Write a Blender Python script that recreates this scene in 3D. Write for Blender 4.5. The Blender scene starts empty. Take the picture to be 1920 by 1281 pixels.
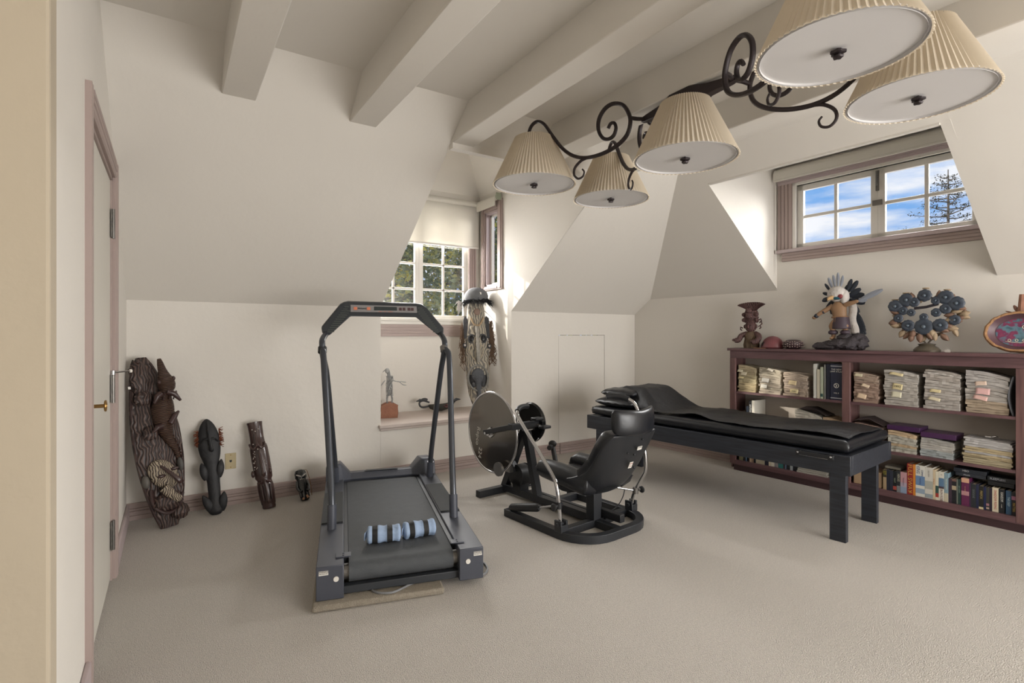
import bpy, bmesh, math, random
from mathutils import Vector, Matrix, Euler, noise
PI = math.pi
rnd = random.Random(7)
SC = bpy.context.scene
COL = SC.collection

# ---------------------------------------------------------------- camera
cam_d = bpy.data.cameras.new('camera'); cam = bpy.data.objects.new('camera', cam_d); COL.objects.link(cam)
cam_d.sensor_width = 36; cam_d.lens = 985.7 / 1920 * 36; cam_d.shift_y = -11.5 / 1920
cam.location = (0, 0, 1.25); cam.rotation_euler = (PI / 2, 0, -math.radians(33.0)); cam_d.clip_start = 0.05
SC.camera = cam
SC.view_settings.view_transform = 'Standard'; SC.view_settings.look = 'None'
SC.view_settings.exposure = 0.08; SC.view_settings.gamma = 1.0; SC.view_settings.use_curve_mapping = False

# ---------------------------------------------------------------- sky
W = bpy.data.worlds.new('sky'); SC.world = W; W.use_nodes = True
nt = W.node_tree; nt.nodes.clear()
def N(nt, t, **k):
    n = nt.nodes.new(t)
    for a, b in k.items(): setattr(n, a, b)
    return n
o = N(nt, 'ShaderNodeOutputWorld'); bg = N(nt, 'ShaderNodeBackground'); nt.links.new(bg.outputs[0], o.inputs[0])
tc = N(nt, 'ShaderNodeTexCoord'); mp = N(nt, 'ShaderNodeMapping'); mp.inputs['Scale'].default_value = (3.2, 3.2, 17)
mp.inputs['Rotation'].default_value = (0.25, 0.1, 0)
nz = N(nt, 'ShaderNodeTexNoise'); nz.inputs['Scale'].default_value = 1.5; nz.inputs['Detail'].default_value = 7; nz.inputs['Roughness'].default_value = .55
rp = N(nt, 'ShaderNodeValToRGB'); rp.color_ramp.elements[0].position = .36; rp.color_ramp.elements[1].position = .58
rp.color_ramp.elements[0].color = (.20, .44, .86, 1); rp.color_ramp.elements[1].color = (.90, .93, .99, 1)
nt.links.new(tc.outputs['Generated'], mp.inputs[0]); nt.links.new(mp.outputs[0], nz.inputs[0]); nt.links.new(nz.outputs[0], rp.inputs[0]); nt.links.new(rp.outputs[0], bg.inputs[0])
bg.inputs[1].default_value = 1.0

# ---------------------------------------------------------------- lamps: daylight at the windows, added fill from behind the camera
def area(name, loc, target, sx, sy, power, color=(1, 1, 1)):
    d = bpy.data.lights.new(name, 'AREA'); d.shape = 'RECTANGLE'; d.size = sx; d.size_y = sy; d.energy = power; d.color = color
    ob = bpy.data.objects.new(name, d); COL.objects.link(ob); ob.location = loc
    ob.rotation_euler = (Vector(target) - Vector(loc)).to_track_quat('-Z', 'Y').to_euler(); return ob
area('rear_fill', (2.9, -2.7, 1.15), (1.4, 4, 1.5), 3.6, 2.1, 240, (1, .985, .97))  # unseen soft fill added behind the camera, the rear wall has no opening
area('daylight_right_window', (5.65, 1.80, 2.85), (1.6, 2.5, 0.3), 1.0, .8, 150, (1, .985, .96))
area('daylight_gable_window', (2.2, 5.40, 1.95), (2.0, 2.2, 0.7), 1.0, .8, 78, (1, .98, .95))
area('hall_lamp', (-1.2, 0.6, 2.4), (-1.0, 2.0, 1.2), .5, .5, 2.2, (1, .80, .52))

sd = bpy.data.lights.new('sun', 'SUN'); sd.energy = 4.5; sd.angle = math.radians(1.0); sd.color = (1, .93, .82)
so = bpy.data.objects.new('sun', sd); COL.objects.link(so); so.rotation_euler = Vector((.66, -.62, -.30)).to_track_quat('-Z', 'Y').to_euler()

# ---------------------------------------------------------------- helpers
def hx(s):
    s = s.lstrip('#'); v = [int(s[i:i + 2], 16) / 255 for i in (0, 2, 4)]
    return tuple(((c + .055) / 1.055) ** 2.4 if c > .04045 else c / 12.92 for c in v) + (1,)
def mat(name, c, rough=.6, metal=0, bump=None, var=.06, vscale=8, coat=0, spec=.5):
    m = bpy.data.materials.new(name); m.use_nodes = True; t = m.node_tree; b = t.nodes['Principled BSDF']
    if isinstance(c, str): c = hx(c)
    b.inputs['Roughness'].default_value = rough; b.inputs['Metallic'].default_value = metal
    b.inputs['Coat Weight'].default_value = coat; b.inputs['Specular IOR Level'].default_value = spec
    tc = N(t, 'ShaderNodeTexCoord'); n = N(t, 'ShaderNodeTexNoise'); n.inputs['Scale'].default_value = vscale; n.inputs['Detail'].default_value = 4
    t.links.new(tc.outputs['Object'], n.inputs[0])
    mx = N(t, 'ShaderNodeMix', data_type='RGBA'); mx.inputs[6].default_value = tuple(x * (1 - var) for x in c[:3]) + (1,); mx.inputs[7].default_value = tuple(min(1, x * (1 + var)) for x in c[:3]) + (1,)
    t.links.new(n.outputs[0], mx.inputs[0]); t.links.new(mx.outputs[2], b.inputs['Base Color'])
    if bump:
        n2 = N(t, 'ShaderNodeTexNoise'); n2.inputs['Scale'].default_value = bump[0]; n2.inputs['Detail'].default_value = 5
        t.links.new(tc.outputs['Object'], n2.inputs[0])
        bp = N(t, 'ShaderNodeBump'); bp.inputs['Strength'].default_value = bump[1]; bp.inputs['Distance'].default_value = bump[2] if len(bump) > 2 else .01
        t.links.new(n2.outputs[0], bp.inputs['Height']); t.links.new(bp.outputs[0], b.inputs['Normal'])
    return m
def carved(name, dark, light, scale=14, dist=9, lo=.35, hi=.75, rough=.5, bump=.5, axis='X'):
    """wood cut with flowing parallel grooves, pigment left in the grooves"""
    m = mat(name, dark, rough); t = m.node_tree; b = t.nodes['Principled BSDF']
    tc = N(t, 'ShaderNodeTexCoord'); w = N(t, 'ShaderNodeTexWave'); w.bands_direction = axis
    w.inputs['Scale'].default_value = scale; w.inputs['Distortion'].default_value = dist; w.inputs['Detail'].default_value = 1.5; w.inputs['Detail Scale'].default_value = .8
    t.links.new(tc.outputs['Object'], w.inputs[0])
    r = N(t, 'ShaderNodeValToRGB'); r.color_ramp.elements[0].position = lo; r.color_ramp.elements[1].position = hi
    r.color_ramp.elements[0].color = hx(dark); r.color_ramp.elements[1].color = hx(light)
    t.links.new(w.outputs[1], r.inputs[0]); t.links.new(r.outputs[0], b.inputs['Base Color'])
    bp = N(t, 'ShaderNodeBump'); bp.inputs['Strength'].default_value = bump; bp.inputs['Distance'].default_value = .006
    t.links.new(w.outputs[1], bp.inputs['Height']); t.links.new(bp.outputs[0], b.inputs['Normal'])
    return m
def woodmat(name, a, b_, scale=3, axis=(1, 12, 12), rough=.45):
    m = mat(name, a, rough); t = m.node_tree; b = t.nodes['Principled BSDF']
    tc = N(t, 'ShaderNodeTexCoord'); mp = N(t, 'ShaderNodeMapping'); mp.inputs['Scale'].default_value = axis
    n = N(t, 'ShaderNodeTexNoise'); n.inputs['Scale'].default_value = scale; n.inputs['Detail'].default_value = 6; n.inputs['Distortion'].default_value = .6
    t.links.new(tc.outputs['Object'], mp.inputs[0]); t.links.new(mp.outputs[0], n.inputs[0])
    r = N(t, 'ShaderNodeValToRGB'); r.color_ramp.elements[0].position = .35; r.color_ramp.elements[1].position = .68
    r.color_ramp.elements[0].color = hx(a); r.color_ramp.elements[1].color = hx(b_)
    t.links.new(n.outputs[0], r.inputs[0]); t.links.new(r.outputs[0], b.inputs['Base Color'])
    return m
def glassmat():
    m = bpy.data.materials.new('window_glass'); m.use_nodes = True; t = m.node_tree; t.nodes.clear()
    o = N(t, 'ShaderNodeOutputMaterial'); mx = N(t, 'ShaderNodeMixShader'); a = N(t, 'ShaderNodeBsdfTransparent'); g = N(t, 'ShaderNodeBsdfGlossy')
    g.inputs['Roughness'].default_value = .02; mx.inputs[0].default_value = .05
    t.links.new(a.outputs[0], mx.inputs[1]); t.links.new(g.outputs[0], mx.inputs[2]); t.links.new(mx.outputs[0], o.inputs[0]); return m

class MB:
    def __init__(s): s.b = bmesh.new()
    def face(s, pts):
        return s.b.faces.new([s.b.verts.new(p) for p in pts])
    def poly(s, pts, off):
        """prism: polygon pts (3d) extruded by vector off"""
        a = [s.b.verts.new(p) for p in pts]; c = [s.b.verts.new(Vector(p) + Vector(off)) for p in pts]; n = len(pts)
        s.b.faces.new(a); s.b.faces.new(c[::-1])
        for i in range(n): s.b.faces.new((a[i], c[i], c[(i + 1) % n], a[(i + 1) % n]))
        return s
    def box(s, x0, x1, y0, y1, z0, z1, mt=None):
        P = [(x0, y0, z0), (x1, y0, z0), (x1, y1, z0), (x0, y1, z0)]
        if mt is None: return s.poly(P, (0, 0, z1 - z0))
        Q = [mt @ Vector(p) for p in P]; off = mt.to_3x3() @ Vector((0, 0, z1 - z0)); return s.poly(Q, off)
    def rings(s, R, closed=False, caps=True):
        """loft through rings (lists of points of equal length)"""
        V = [[s.b.verts.new(p) for p in r] for r in R]; n = len(V[0]); m = len(V)
        for i in range(m if closed else m - 1):
            A, B = V[i], V[(i + 1) % m]
            for j in range(n): s.b.faces.new((A[j], A[(j + 1) % n], B[(j + 1) % n], B[j]))
        if caps and not closed: s.b.faces.new(V[0][::-1]); s.b.faces.new(V[-1])
        return s
    def tube(s, pts, r, n=10, closed=False, up=None, sq=False, flat=1.0):
        pts = [Vector(p) for p in pts]; m = len(pts); rr = r if isinstance(r, (list, tuple)) else [r] * m
        R = []; nrm = None
        for i in range(m):
            if closed: d = pts[(i + 1) % m] - pts[i - 1]
            else: d = pts[min(i + 1, m - 1)] - pts[max(i - 1, 0)]
            d.normalize()
            if up is not None: nrm = Vector(up)
            elif nrm is None: nrm = Vector((0, 0, 1)) if abs(d.z) < .9 else Vector((1, 0, 0))
            nrm = (nrm - d * nrm.dot(d)).normalized(); bn = d.cross(nrm)
            k = 1.0
            if sq:
                if 0 < i < m - 1 or closed:
                    d1 = (pts[i] - pts[i - 1]).normalized(); c = max(.4, d1.dot(d)); k = 1 / c
                R.append([pts[i] + nrm * (rr[i] * a) + bn * (rr[i] * b * k * flat) for a, b in ((1, 1), (1, -1), (-1, -1), (-1, 1))])
            else: R.append([pts[i] + nrm * (rr[i] * math.cos(q)) + bn * (rr[i] * flat * math.sin(q)) for q in [2 * PI * j / n for j in range(n)]])
        return s.rings(R, closed)
    def cyl(s, a, b, r, r2=None, n=16): return s.tube([a, b], [r, r if r2 is None else r2], n)
    def lathe(s, prof, n=24, M=None, fn=None, caps=True):
        R = []
        for (r, z) in prof:
            ring = []
            for j in range(n):
                q = 2 * PI * j / n; rj = r * (fn(q, r, z) if fn else 1)
                p = Vector((rj * math.cos(q), rj * math.sin(q), z)); ring.append(M @ p if M else p)
            R.append(ring)
        return s.rings(R, caps=caps)
    def ell(s, c, r, M=None, n=14, m=9, fn=None):
        c = Vector(c); r = (r, r, r) if not isinstance(r, (tuple, list)) else r; R = []
        for i in range(m + 1):
            a = -PI / 2 + PI * (i + .02) / (m + .04); ring = []
            for j in range(n):
                q = 2 * PI * j / n; p = Vector((math.cos(a) * math.cos(q), math.cos(a) * math.sin(q), math.sin(a)))
                if fn: p = p * fn(p)
                p = Vector((p.x * r[0], p.y * r[1], p.z * r[2]))
                if M: p = M @ p
                ring.append(c + p)
            R.append(ring)
        return s.rings(R)
    def grid(s, nx, ny, f):
        V = [[s.b.verts.new(f(i / nx, j / ny)) for i in range(nx + 1)] for j in range(ny + 1)]
        for j in range(ny):
            for i in range(nx): s.b.faces.new((V[j][i], V[j][i + 1], V[j + 1][i + 1], V[j + 1][i]))
        return s
    def xf(s, M):
        bmesh.ops.transform(s.b, matrix=M, verts=s.b.verts); return s
    def out(s, name, m, parent=None, smooth=True, bevel=0, sub=0, solid=0, ang=40, loc=None, rot=None):
        bmesh.ops.recalc_face_normals(s.b, faces=s.b.faces)
        me = bpy.data.meshes.new(name); s.b.to_mesh(me); s.b.free()
        if smooth:
            for p in me.polygons: p.use_smooth = True
            me.set_sharp_from_angle(angle=math.radians(ang))
        for q in (m if isinstance(m, (list, tuple)) else [m]): me.materials.append(q)
        ob = bpy.data.objects.new(name, me); COL.objects.link(ob)
        if parent: ob.parent = parent
        if loc: ob.location = loc
        if rot: ob.rotation_euler = rot
        if solid: d = ob.modifiers.new('thick', 'SOLIDIFY'); d.thickness = abs(solid); d.offset = 1 if solid > 0 else -1
        if bevel: d = ob.modifiers.new('bevel', 'BEVEL'); d.width = bevel; d.segments = 2; d.limit_method = 'ANGLE'; d.angle_limit = math.radians(35)
        if sub: d = ob.modifiers.new('sub', 'SUBSURF'); d.levels = sub; d.render_levels = sub
        return ob
def thing(name, label, cat, loc=(0, 0, 0), rz=0, group=None, rot=None):
    o = bpy.data.objects.new(name, None); COL.objects.link(o); o.location = loc
    o.rotation_euler = rot if rot else (0, 0, rz); o.empty_display_size = .05
    return tag(o, label, cat, group)
def tag(o, label, cat, group=None):
    o['label'] = label; o['category'] = cat
    if group: o['group'] = group
    return o
def struct(o): o['kind'] = 'structure'; return o
def lab(o, t): o['label'] = t; return o
def smooth_path(P, k=6):
    P = [Vector(p) for p in P]; out = []
    for i in range(len(P) - 1):
        a, b, c, d = P[max(i - 1, 0)], P[i], P[i + 1], P[min(i + 2, len(P) - 1)]
        for j in range(k):
            t = j / k
            out.append(.5 * ((2 * b) + (c - a) * t + (2 * a - 5 * b + 4 * c - d) * t * t + (3 * b - a - 3 * c + d) * t ** 3))
    out.append(P[-1]); return out
def text(s, size, m, parent, loc, X, Y, name='lettering', ext=.0006, w=1.0, align='CENTER'):
    cu = bpy.data.curves.new(name, 'FONT'); cu.body = s; cu.size = size; cu.extrude = ext; cu.align_x = align; cu.align_y = 'CENTER'; cu.resolution_u = 2
    tmp = bpy.data.objects.new('tmp', cu); me = bpy.data.meshes.new_from_object(tmp); bpy.data.objects.remove(tmp)
    me.materials.clear(); me.materials.append(m)
    X = Vector(X).normalized(); Y = Vector(Y).normalized(); Z = X.cross(Y)
    M = Matrix((X * w, Y, Z)).transposed().to_4x4(); M.translation = Vector(loc); me.transform(M)
    ob = bpy.data.objects.new(name, me); COL.objects.link(ob); ob.parent = parent; return ob
def rot(ax, deg): return Matrix.Rotation(math.radians(deg), 4, ax)
def fbm(p, s=1.0): return noise.fractal(Vector(p) * s, 1.0, 2.0, 4)

def rbox(m, x0, x1, y0, y1, z0, z1, r, f=None, nx=14, ny=30):
    """soft upholstered slab"""
    def e(t): return max(0, 1 - abs(2 * t - 1) ** 9)
    W_, L_ = x1 - x0, y1 - y0
    def pt(u, v, top):
        x, y = x0 + W_ * u, y0 + L_ * v; dx = min(u, 1 - u) * W_; dy = min(v, 1 - v) * L_
        d = min(1, min(dx, dy) / r); k = math.sqrt(max(0, 1 - (1 - d) ** 2)); zm = (z0 + z1) / 2
        z = zm + (z1 - zm) * k if top else zm - (zm - z0) * k
        if top and f: z += f(x, y) * k
        return (x, y, z)
    us = sorted(set([0, .3 * r / W_, r / W_, 1 - r / W_, 1 - .3 * r / W_, 1] + [i / nx for i in range(1, nx)])); vs = sorted(set([0, .3 * r / L_, r / L_, 1 - r / L_, 1 - .3 * r / L_, 1] + [i / ny for i in range(1, ny)]))
    for top in (1, 0):
        V = [[m.b.verts.new(pt(u, v, top)) for u in us] for v in vs]
        for j in range(len(vs) - 1):
            for i in range(len(us) - 1): m.b.faces.new((V[j][i], V[j][i + 1], V[j + 1][i + 1], V[j + 1][i]))
    bmesh.ops.remove_doubles(m.b, verts=m.b.verts, dist=.0004); return m

# ---------------------------------------------------------------- materials
PL = mat('plaster', (.70, .665, .61, 1), .9, bump=(9, .35, .012), var=.025, vscale=1.5)
PLC = mat('plaster_ceiling', (.70, .665, .61, 1), .9, bump=(7, .3, .012), var=.025, vscale=1.2)
TRIM = mat('mauve_paint', '#a1908a', .5, var=.05, vscale=3)
WHT = mat('white_paint', '#d6d2ca', .45, var=.02)
DOORW = mat('door_paint', '#d0ccc2', .4, var=.02)
CARPET = mat('carpet', (.66, .615, .56, 1), 1.0, bump=(210, 1.0, .016), var=.22, vscale=120, spec=.1)
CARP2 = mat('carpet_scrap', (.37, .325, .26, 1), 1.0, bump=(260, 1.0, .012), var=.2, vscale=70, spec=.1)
GLASS = glassmat()
BLIND = mat('roller_blind', '#dedad0', .8, var=.01)
IRON = mat('wrought_iron', '#332b2c', .45, .4, bump=(40, .3, .004))
PEWTER = mat('pewter', '#7d7a76', .35, .8)
BRASS = mat('brass', '#9a7a4a', .35, .9)
CHROME = mat('chrome', '#c9c9cb', .12, 1, var=.02)
BLKV = mat('black_vinyl', '#15171c', .34, bump=(25, .12, .01), var=.1)
BLKV2 = mat('black_cover_cloth', '#17181c', .55, bump=(9, .5, .02), var=.15)
BLKP = mat('black_plastic', '#1b1c1f', .5)
BLKM = mat('black_steel', '#2b2d31', .42, .2)
GRYM = mat('treadmill_grey', '#444750', .42, .1, var=.04)
GRYD = mat('treadmill_dark', '#2c2f33', .5)
TUBE = mat('tube_enamel', '#474a50', .3, .5)
BELT = mat('belt_rubber', '#44474a', .75, bump=(300, .4, .003), var=.2, vscale=22)
PAD = mat('grip_mat', '#383a3b', .85, bump=(200, .5, .003))
BTAB = woodmat('black_stained_pine', '#191c23', '#2b2f38', 4, (14, 1, 14), .5)
MAHO = woodmat('mahogany', '#543c3f', '#6d4f52', 3, (1, 9, 9), .4)
MAHOV = woodmat('mahogany_upright', '#573e3f', '#765753', 3, (9, 9, 1), .4)
CREAM = mat('cream_plastic', '#b9a983', .5)
SHADE = mat('pleated_fabric', '#d9cdb9', .85, var=.04, vscale=30)
DIFF = mat('white_acrylic', '#cbc8c6', .5, var=.01)
PAPER = mat('paper_pages', '#b9ac96', .85, var=.12, vscale=60)

for _m, _f in ((BLIND, .22), (SHADE, .3)):
    _t = _m.node_tree; _b = _t.nodes['Principled BSDF']; _tr = N(_t, 'ShaderNodeBsdfTranslucent'); _x = N(_t, 'ShaderNodeMixShader'); _x.inputs[0].default_value = _f
    _tr.inputs[0].default_value = (.86, .83, .77, 1) if _m is BLIND else (.80, .70, .55, 1)
    _t.links.new(_b.outputs[0], _x.inputs[1]); _t.links.new(_tr.outputs[0], _x.inputs[2]); _t.links.new(_x.outputs[0], _t.nodes['Material Output'].inputs[0])
# ================================================================ the room shell
Y0 = 4.39; KB = 1.49; CZ = 2.665; XL = -.25; K1 = .74; K2 = .83; KR = 1.66; YV = Y0 - (CZ - KB) / K1
def XW(y): return 4.567 + (Y0 - y) * .0533
DX0, DX1, DY = 1.51, 2.844, 5.03        # gable recess
RY0, RY1 = 1.207, 2.716                 # right recess
m = MB(); m.box(-2.2, 5.3, -3.2, 5.2, -.12, 0); struct(m.out('floor', CARPET, smooth=False))
m = MB()
m.box(XL, DX0 - .001, Y0, Y0 + .1, 0, 1.52); m.box(DX0, DX1, Y0, Y0 + .1, 0, .452)
PX0, PX1 = 3.442, 4.087
m.box(DX1 + .001, PX0 - .004, Y0, Y0 + .1, 0, 1.52); m.box(PX1 + .004, 4.68, Y0, Y0 + .1, 0, 1.52); m.box(PX0 - .004, PX1 + .004, Y0, Y0 + .1, 1.254, 1.52)
m.box(PX0, PX1, Y0 + .002, Y0 + .1, 0, 1.25)
struct(m.out('wall_back', PL, smooth=False))
# window recess in the back slope: cheeks, end wall with the opening, steep little ceiling
def cheek(x, off, holes=()):
    m = MB(); zs = lambda y: KB + .004 + K1 * (Y0 - y); yq = Y0 + .003
    if not holes:
        m.poly([(x, yq, .40), (x, DY, .40), (x, DY, 2.76), (x, 3.07, 2.76), (x, 3.07, zs(3.07)), (x, yq, zs(yq))], (off, 0, 0))
    else:
        (a, b, c, d) = holes
        m.poly([(x, yq, .40), (x, a, .40), (x, a, 2.76), (x, 3.07, 2.76), (x, 3.07, zs(3.07)), (x, yq, zs(yq))], (off, 0, 0))
        m.box(min(x, x + off), max(x, x + off), a, b, .40, c); m.box(min(x, x + off), max(x, x + off), a, b, d, 2.76); m.box(min(x, x + off), max(x, x + off), b, DY, .40, 2.76)
    return m
struct(cheek(DX0, -.1).out('wall_recess_left', PL, smooth=False))
SH = (4.63, 4.90, 1.77, 2.56)
struct(cheek(DX1, .1, SH).out('wall_recess_right', PL, smooth=False))
WH = (1.60, 2.70, 1.43, 2.56)
m = MB(); m.box(DX0 - .1, WH[0], DY, DY + .12, .40, 2.76); m.box(WH[1], DX1 + .1, DY, DY + .12, .40, 2.76); m.box(WH[0], WH[1], DY, DY + .12, .40, WH[2]); m.box(WH[0], WH[1], DY, DY + .12, WH[3], 2.76)
struct(m.out('wall_recess_back', PL, smooth=False))
xm = (DX0 + DX1) / 2; zr = 2.76 + 1.15 * (DX1 - xm); yh = DY - (DX1 - xm)
m = MB(); m.face([(DX0, DY, 2.76), (DX1, DY, 2.76), (xm, yh, zr)]); m.face([(DX1, DY, 2.76), (DX1, 3.07, 2.76), (xm, 3.07, zr), (xm, yh, zr)]); m.face([(DX0, 3.07, 2.76), (DX0, DY, 2.76), (xm, yh, zr), (xm, 3.07, zr)])
struct(m.out('ceiling_recess', PLC, smooth=False))
zh = KB + K1 * (Y0 - 3.07)
m = MB(); m.box(DX0, DX1, 3.02, 3.07, zh - .02, 3.7); struct(m.out('trim_recess_header', PLC, smooth=False))
# window seat ledge
m = MB(); m.box(DX0 - .02, DX1 + .02, Y0 - .035, DY, .452, .482); m.box(DX0 - .01, DX1 + .01, Y0 - .018, Y0, .43, .452)
struct(m.out('trim_window_seat', mat('ledge_paint', '#c3b6ae', .5, var=.03), bevel=.006))
# sloping and flat ceilings
m = MB(); zB = lambda y: KB + K1 * (Y0 - y)
m.face([(XL, Y0, KB), (DX0, Y0, KB), (DX0, YV, CZ), (XL, YV, CZ)])
m.face([(DX0, 3.07, zB(3.07)), (DX1, 3.07, zB(3.07)), (DX1, YV, CZ), (DX0, YV, CZ)])
VY = Y0 - (KR - KB) / K1; VX = XW(YV) - (CZ - KR) / K2
m.face([(DX1, Y0, KB), (XW(Y0), Y0, KB), (XW(VY), VY, KR), (VX, YV, CZ), (DX1, YV, CZ)])
struct(m.out('ceiling_slope_back', PLC, smooth=False))
HZ = 2.487; hx_ = lambda y: XW(y) - (HZ - KR) / K2; cx_ = lambda y: XW(y) - (CZ - KR) / K2
m = MB()
m.face([(XW(VY), VY, KR), (XW(RY1), RY1, KR), (hx_(RY1), RY1, HZ), (cx_(RY1), RY1, CZ), (VX, YV, CZ)])
m.face([(hx_(RY1), RY1, HZ), (hx_(RY0), RY0, HZ), (cx_(RY0), RY0, CZ), (cx_(RY1), RY1, CZ)])
m.face([(XW(RY0), RY0, KR), (XW(-3), -3, KR), (cx_(-3), -3, CZ), (cx_(RY0), RY0, CZ), (hx_(RY0), RY0, HZ)])
struct(m.out('ceiling_slope_right', PLC, smooth=False))
m = MB(); m.face([(-2.1, YV, CZ), (VX, YV, CZ), (cx_(RY1), RY1, CZ), (cx_(RY0), RY0, CZ), (cx_(-3), -3, CZ), (-2.1, -3, CZ)])
struct(m.out('ceiling', PLC, smooth=False))
# right wall (turned three degrees) and the recess in its slope
WA = -math.pi / 2 + math.radians(3.05)
def wl(o): o.location = (4.567, Y0, 0); o.rotation_euler = (0, 0, WA); return o
S0 = (Y0 - RY1) * 1.0014; S1 = (Y0 - RY0) * 1.0014
RH = (1.85, 3.10, 2.03, 2.58)           # window opening along the wall
m = MB(); m.box(0, 7.5, 0, .12, 0, KR); m.box(S0 - .1, S1 + .1, 0, .12, KR, RH[2]); m.box(S0 - .1, RH[0], 0, .12, RH[2], RH[3]); m.box(RH[1], S1 + .1, 0, .12, RH[2], RH[3]); m.box(S0 - .1, S1 + .1, 0, .12, RH[3], 2.80)
struct(wl(m.out('wall_right', PL, smooth=False)))
m = MB(); m.poly([(XW(RY1) + .02, RY1, KR), (hx_(RY1), RY1, HZ), (hx_(RY1), RY1, 2.79), (XW(RY1) + .02, RY1, 2.79)], (0, .05, 0)); struct(m.out('wall_recess_far', PL, smooth=False))
m = MB(); m.poly([(XW(RY0) + .02, RY0, KR), (hx_(RY0), RY0, HZ), (hx_(RY0), RY0, 2.79), (XW(RY0) + .02, RY0, 2.79)], (0, -.05, 0)); struct(m.out('wall_recess_near', PL, smooth=False))
m = MB(); m.face([(hx_(RY1) - .03, RY1 + .05, 2.77), (XW(RY1) + .1, RY1 + .05, 2.77), (XW(RY0) + .1, RY0 - .05, 2.77), (hx_(RY0) - .03, RY0 - .05, 2.77)]); struct(m.out('ceiling_recess_right', PLC, smooth=False))
m = MB(); m.poly([(hx_(RY1), RY1, HZ - .012), (hx_(RY0), RY0, HZ - .012), (hx_(RY0), RY0, 2.80), (hx_(RY1), RY1, 2.80)], (.035, 0, 0)); struct(m.out('trim_recess_header_right', PLC, smooth=False))
# beams
for i, x in enumerate((-.43, .216, .862, 1.505, 2.15, 2.795)):
    y1 = Y0 - (2.48 - KB) / K1 + .03; y0 = -3 if i else -3
    if i == 0: continue
    m = MB(); w = .16
    m.poly([(x, y0, 2.482), (x, y1, 2.482), (x, YV + .02, CZ + .01), (x, y0, CZ + .01)], (w, 0, 0))
    tag(m.out('ceiling_beam', PLC, bevel=.006), 'plastered ceiling beam, ' + ['', 'nearest the door, left end of the row', 'second from the door wall', 'just left of the ceiling light, meeting the window recess', 'carrying the wrought iron ceiling light', 'right of the light, furthest from the door'][i], 'beam', 'white plastered ceiling beams')
# left wall with the door opening
D0, D1, DH = 2.42, 3.38, 2.06
m = MB(); xl = XL - .12; zs = lambda y: min(CZ, zB(y)) + .02
m.poly([(XL, 1.712, 0), (XL, D0, 0), (XL, D0, CZ), (XL, 1.712, CZ)], (-.12, 0, 0))
m.poly([(XL, D1, 0), (XL, Y0 + .1, 0), (XL, Y0 + .1, zs(Y0)), (XL, D1, zs(D1))], (-.12, 0, 0))
m.poly([(XL, D0, DH), (XL, D1, DH), (XL, D1, zs(D1)), (XL, YV, CZ), (XL, D0, CZ)], (-.12, 0, 0))
struct(m.out('wall_left', PL, smooth=False))
m = MB(); m.box(-2.2, XL + .001, 1.706, 1.80, 0, CZ); struct(m.out('wall_front_left', mat('dimmed_tan_plaster', (.47, .405, .31, 1), .9, bump=(9, .35, .012), var=.05, vscale=1.5), smooth=False, bevel=.008))  # tan, its colour darkened to stand in for dimmer light on this panel
m = MB(); m.box(-2.2, -2.1, -3.1, 1.75, 0, CZ + .1); struct(m.out('wall_far_left', PL, smooth=False))
m = MB(); m.box(-2.2, 5.2, -3.1, -3.0, 0, CZ + .1); struct(m.out('wall_rear', PL, smooth=False))
# reeded baseboards
def reeded(L, H=.113, th=.018):
    """profile along +x, wall behind at y=0, face towards -y"""
    pr = [(0, 0), (-th, 0), (-th, H * .24), (-th + .006, H * .27), (-th, H * .30), (-th, H * .50), (-th + .006, H * .53), (-th, H * .56), (-th, H * .66), (-th + .006, H * .69), (-th, H * .72), (-th, H - .006), (-th + .006, H), (0, H)]
    m = MB(); m.poly([(0, a, b) for a, b in pr], (L, 0, 0)); return m
struct(reeded(PX0 - XL - .004).out('baseboard_back', TRIM, smooth=False, loc=(XL, Y0, 0)))
struct(reeded(PX1 - PX0 - .01).out('baseboard_access_panel', TRIM, smooth=False, loc=(PX0 + .005, Y0, 0)))
struct(reeded(4.567 - PX1 - .004).out('baseboard_back_right', TRIM, smooth=False, loc=(PX1 + .004, Y0, 0)))
struct(reeded(7.3).out('baseboard_right', TRIM, smooth=False, loc=(4.567, Y0, 0), rot=(0, 0, WA)))
TRIML = mat('mauve_paint_light', '#b3a4a4', .5, var=.04)
m = MB(); m.box(XL, XL + .018, 1.70, D0 - .075, 0, .113); struct(m.out('baseboard_left', TRIML, bevel=.006))
m = MB(); m.box(XL, XL + .018, D1 + .075, Y0 - .018, 0, .113); struct(m.out('baseboard_left_far', TRIML, bevel=.006))
# door
dr = bpy.data.objects.new('door_1', None); COL.objects.link(dr); dr.location = (XL, 0, 0); struct(dr)
m = MB()
for a, b in ((D0 - .08, D0), (D1, D1 + .08)):
    s = 1 if a > D0 else -1
    pr = [(0, 0), (.020, 0), (.020, .02), (.014, .026), (.020, .032), (.020, .046), (.013, .051), (.018, .056), (.018, .072), (.012, .08), (0, .08)]
    yb = a if s > 0 else b
    m.poly([(x, yb + s * (.08 - y), 0) for x, y in pr], (0, 0, 2.14))
m.poly([(x, D0, DH + .08 - y) for x, y in pr], (0, D1 - D0, 0))
m.out('door_casing', TRIM, dr, smooth=False)
m = MB(); m.box(-.12, 0, D0 - .001, D0 + .018, 0, DH); m.box(-.12, 0, D1 - .018, D1 + .001, 0, DH); m.box(-.12, 0, D0, D1, DH - .018, DH + .001); m.out('door_jamb', TRIM, dr, smooth=False)
m = MB(); m.box(-.045, -.008, D0 + .02, D1 - .02, .012, DH - .02); m.out('door_panel', DOORW, dr, bevel=.002)
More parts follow.
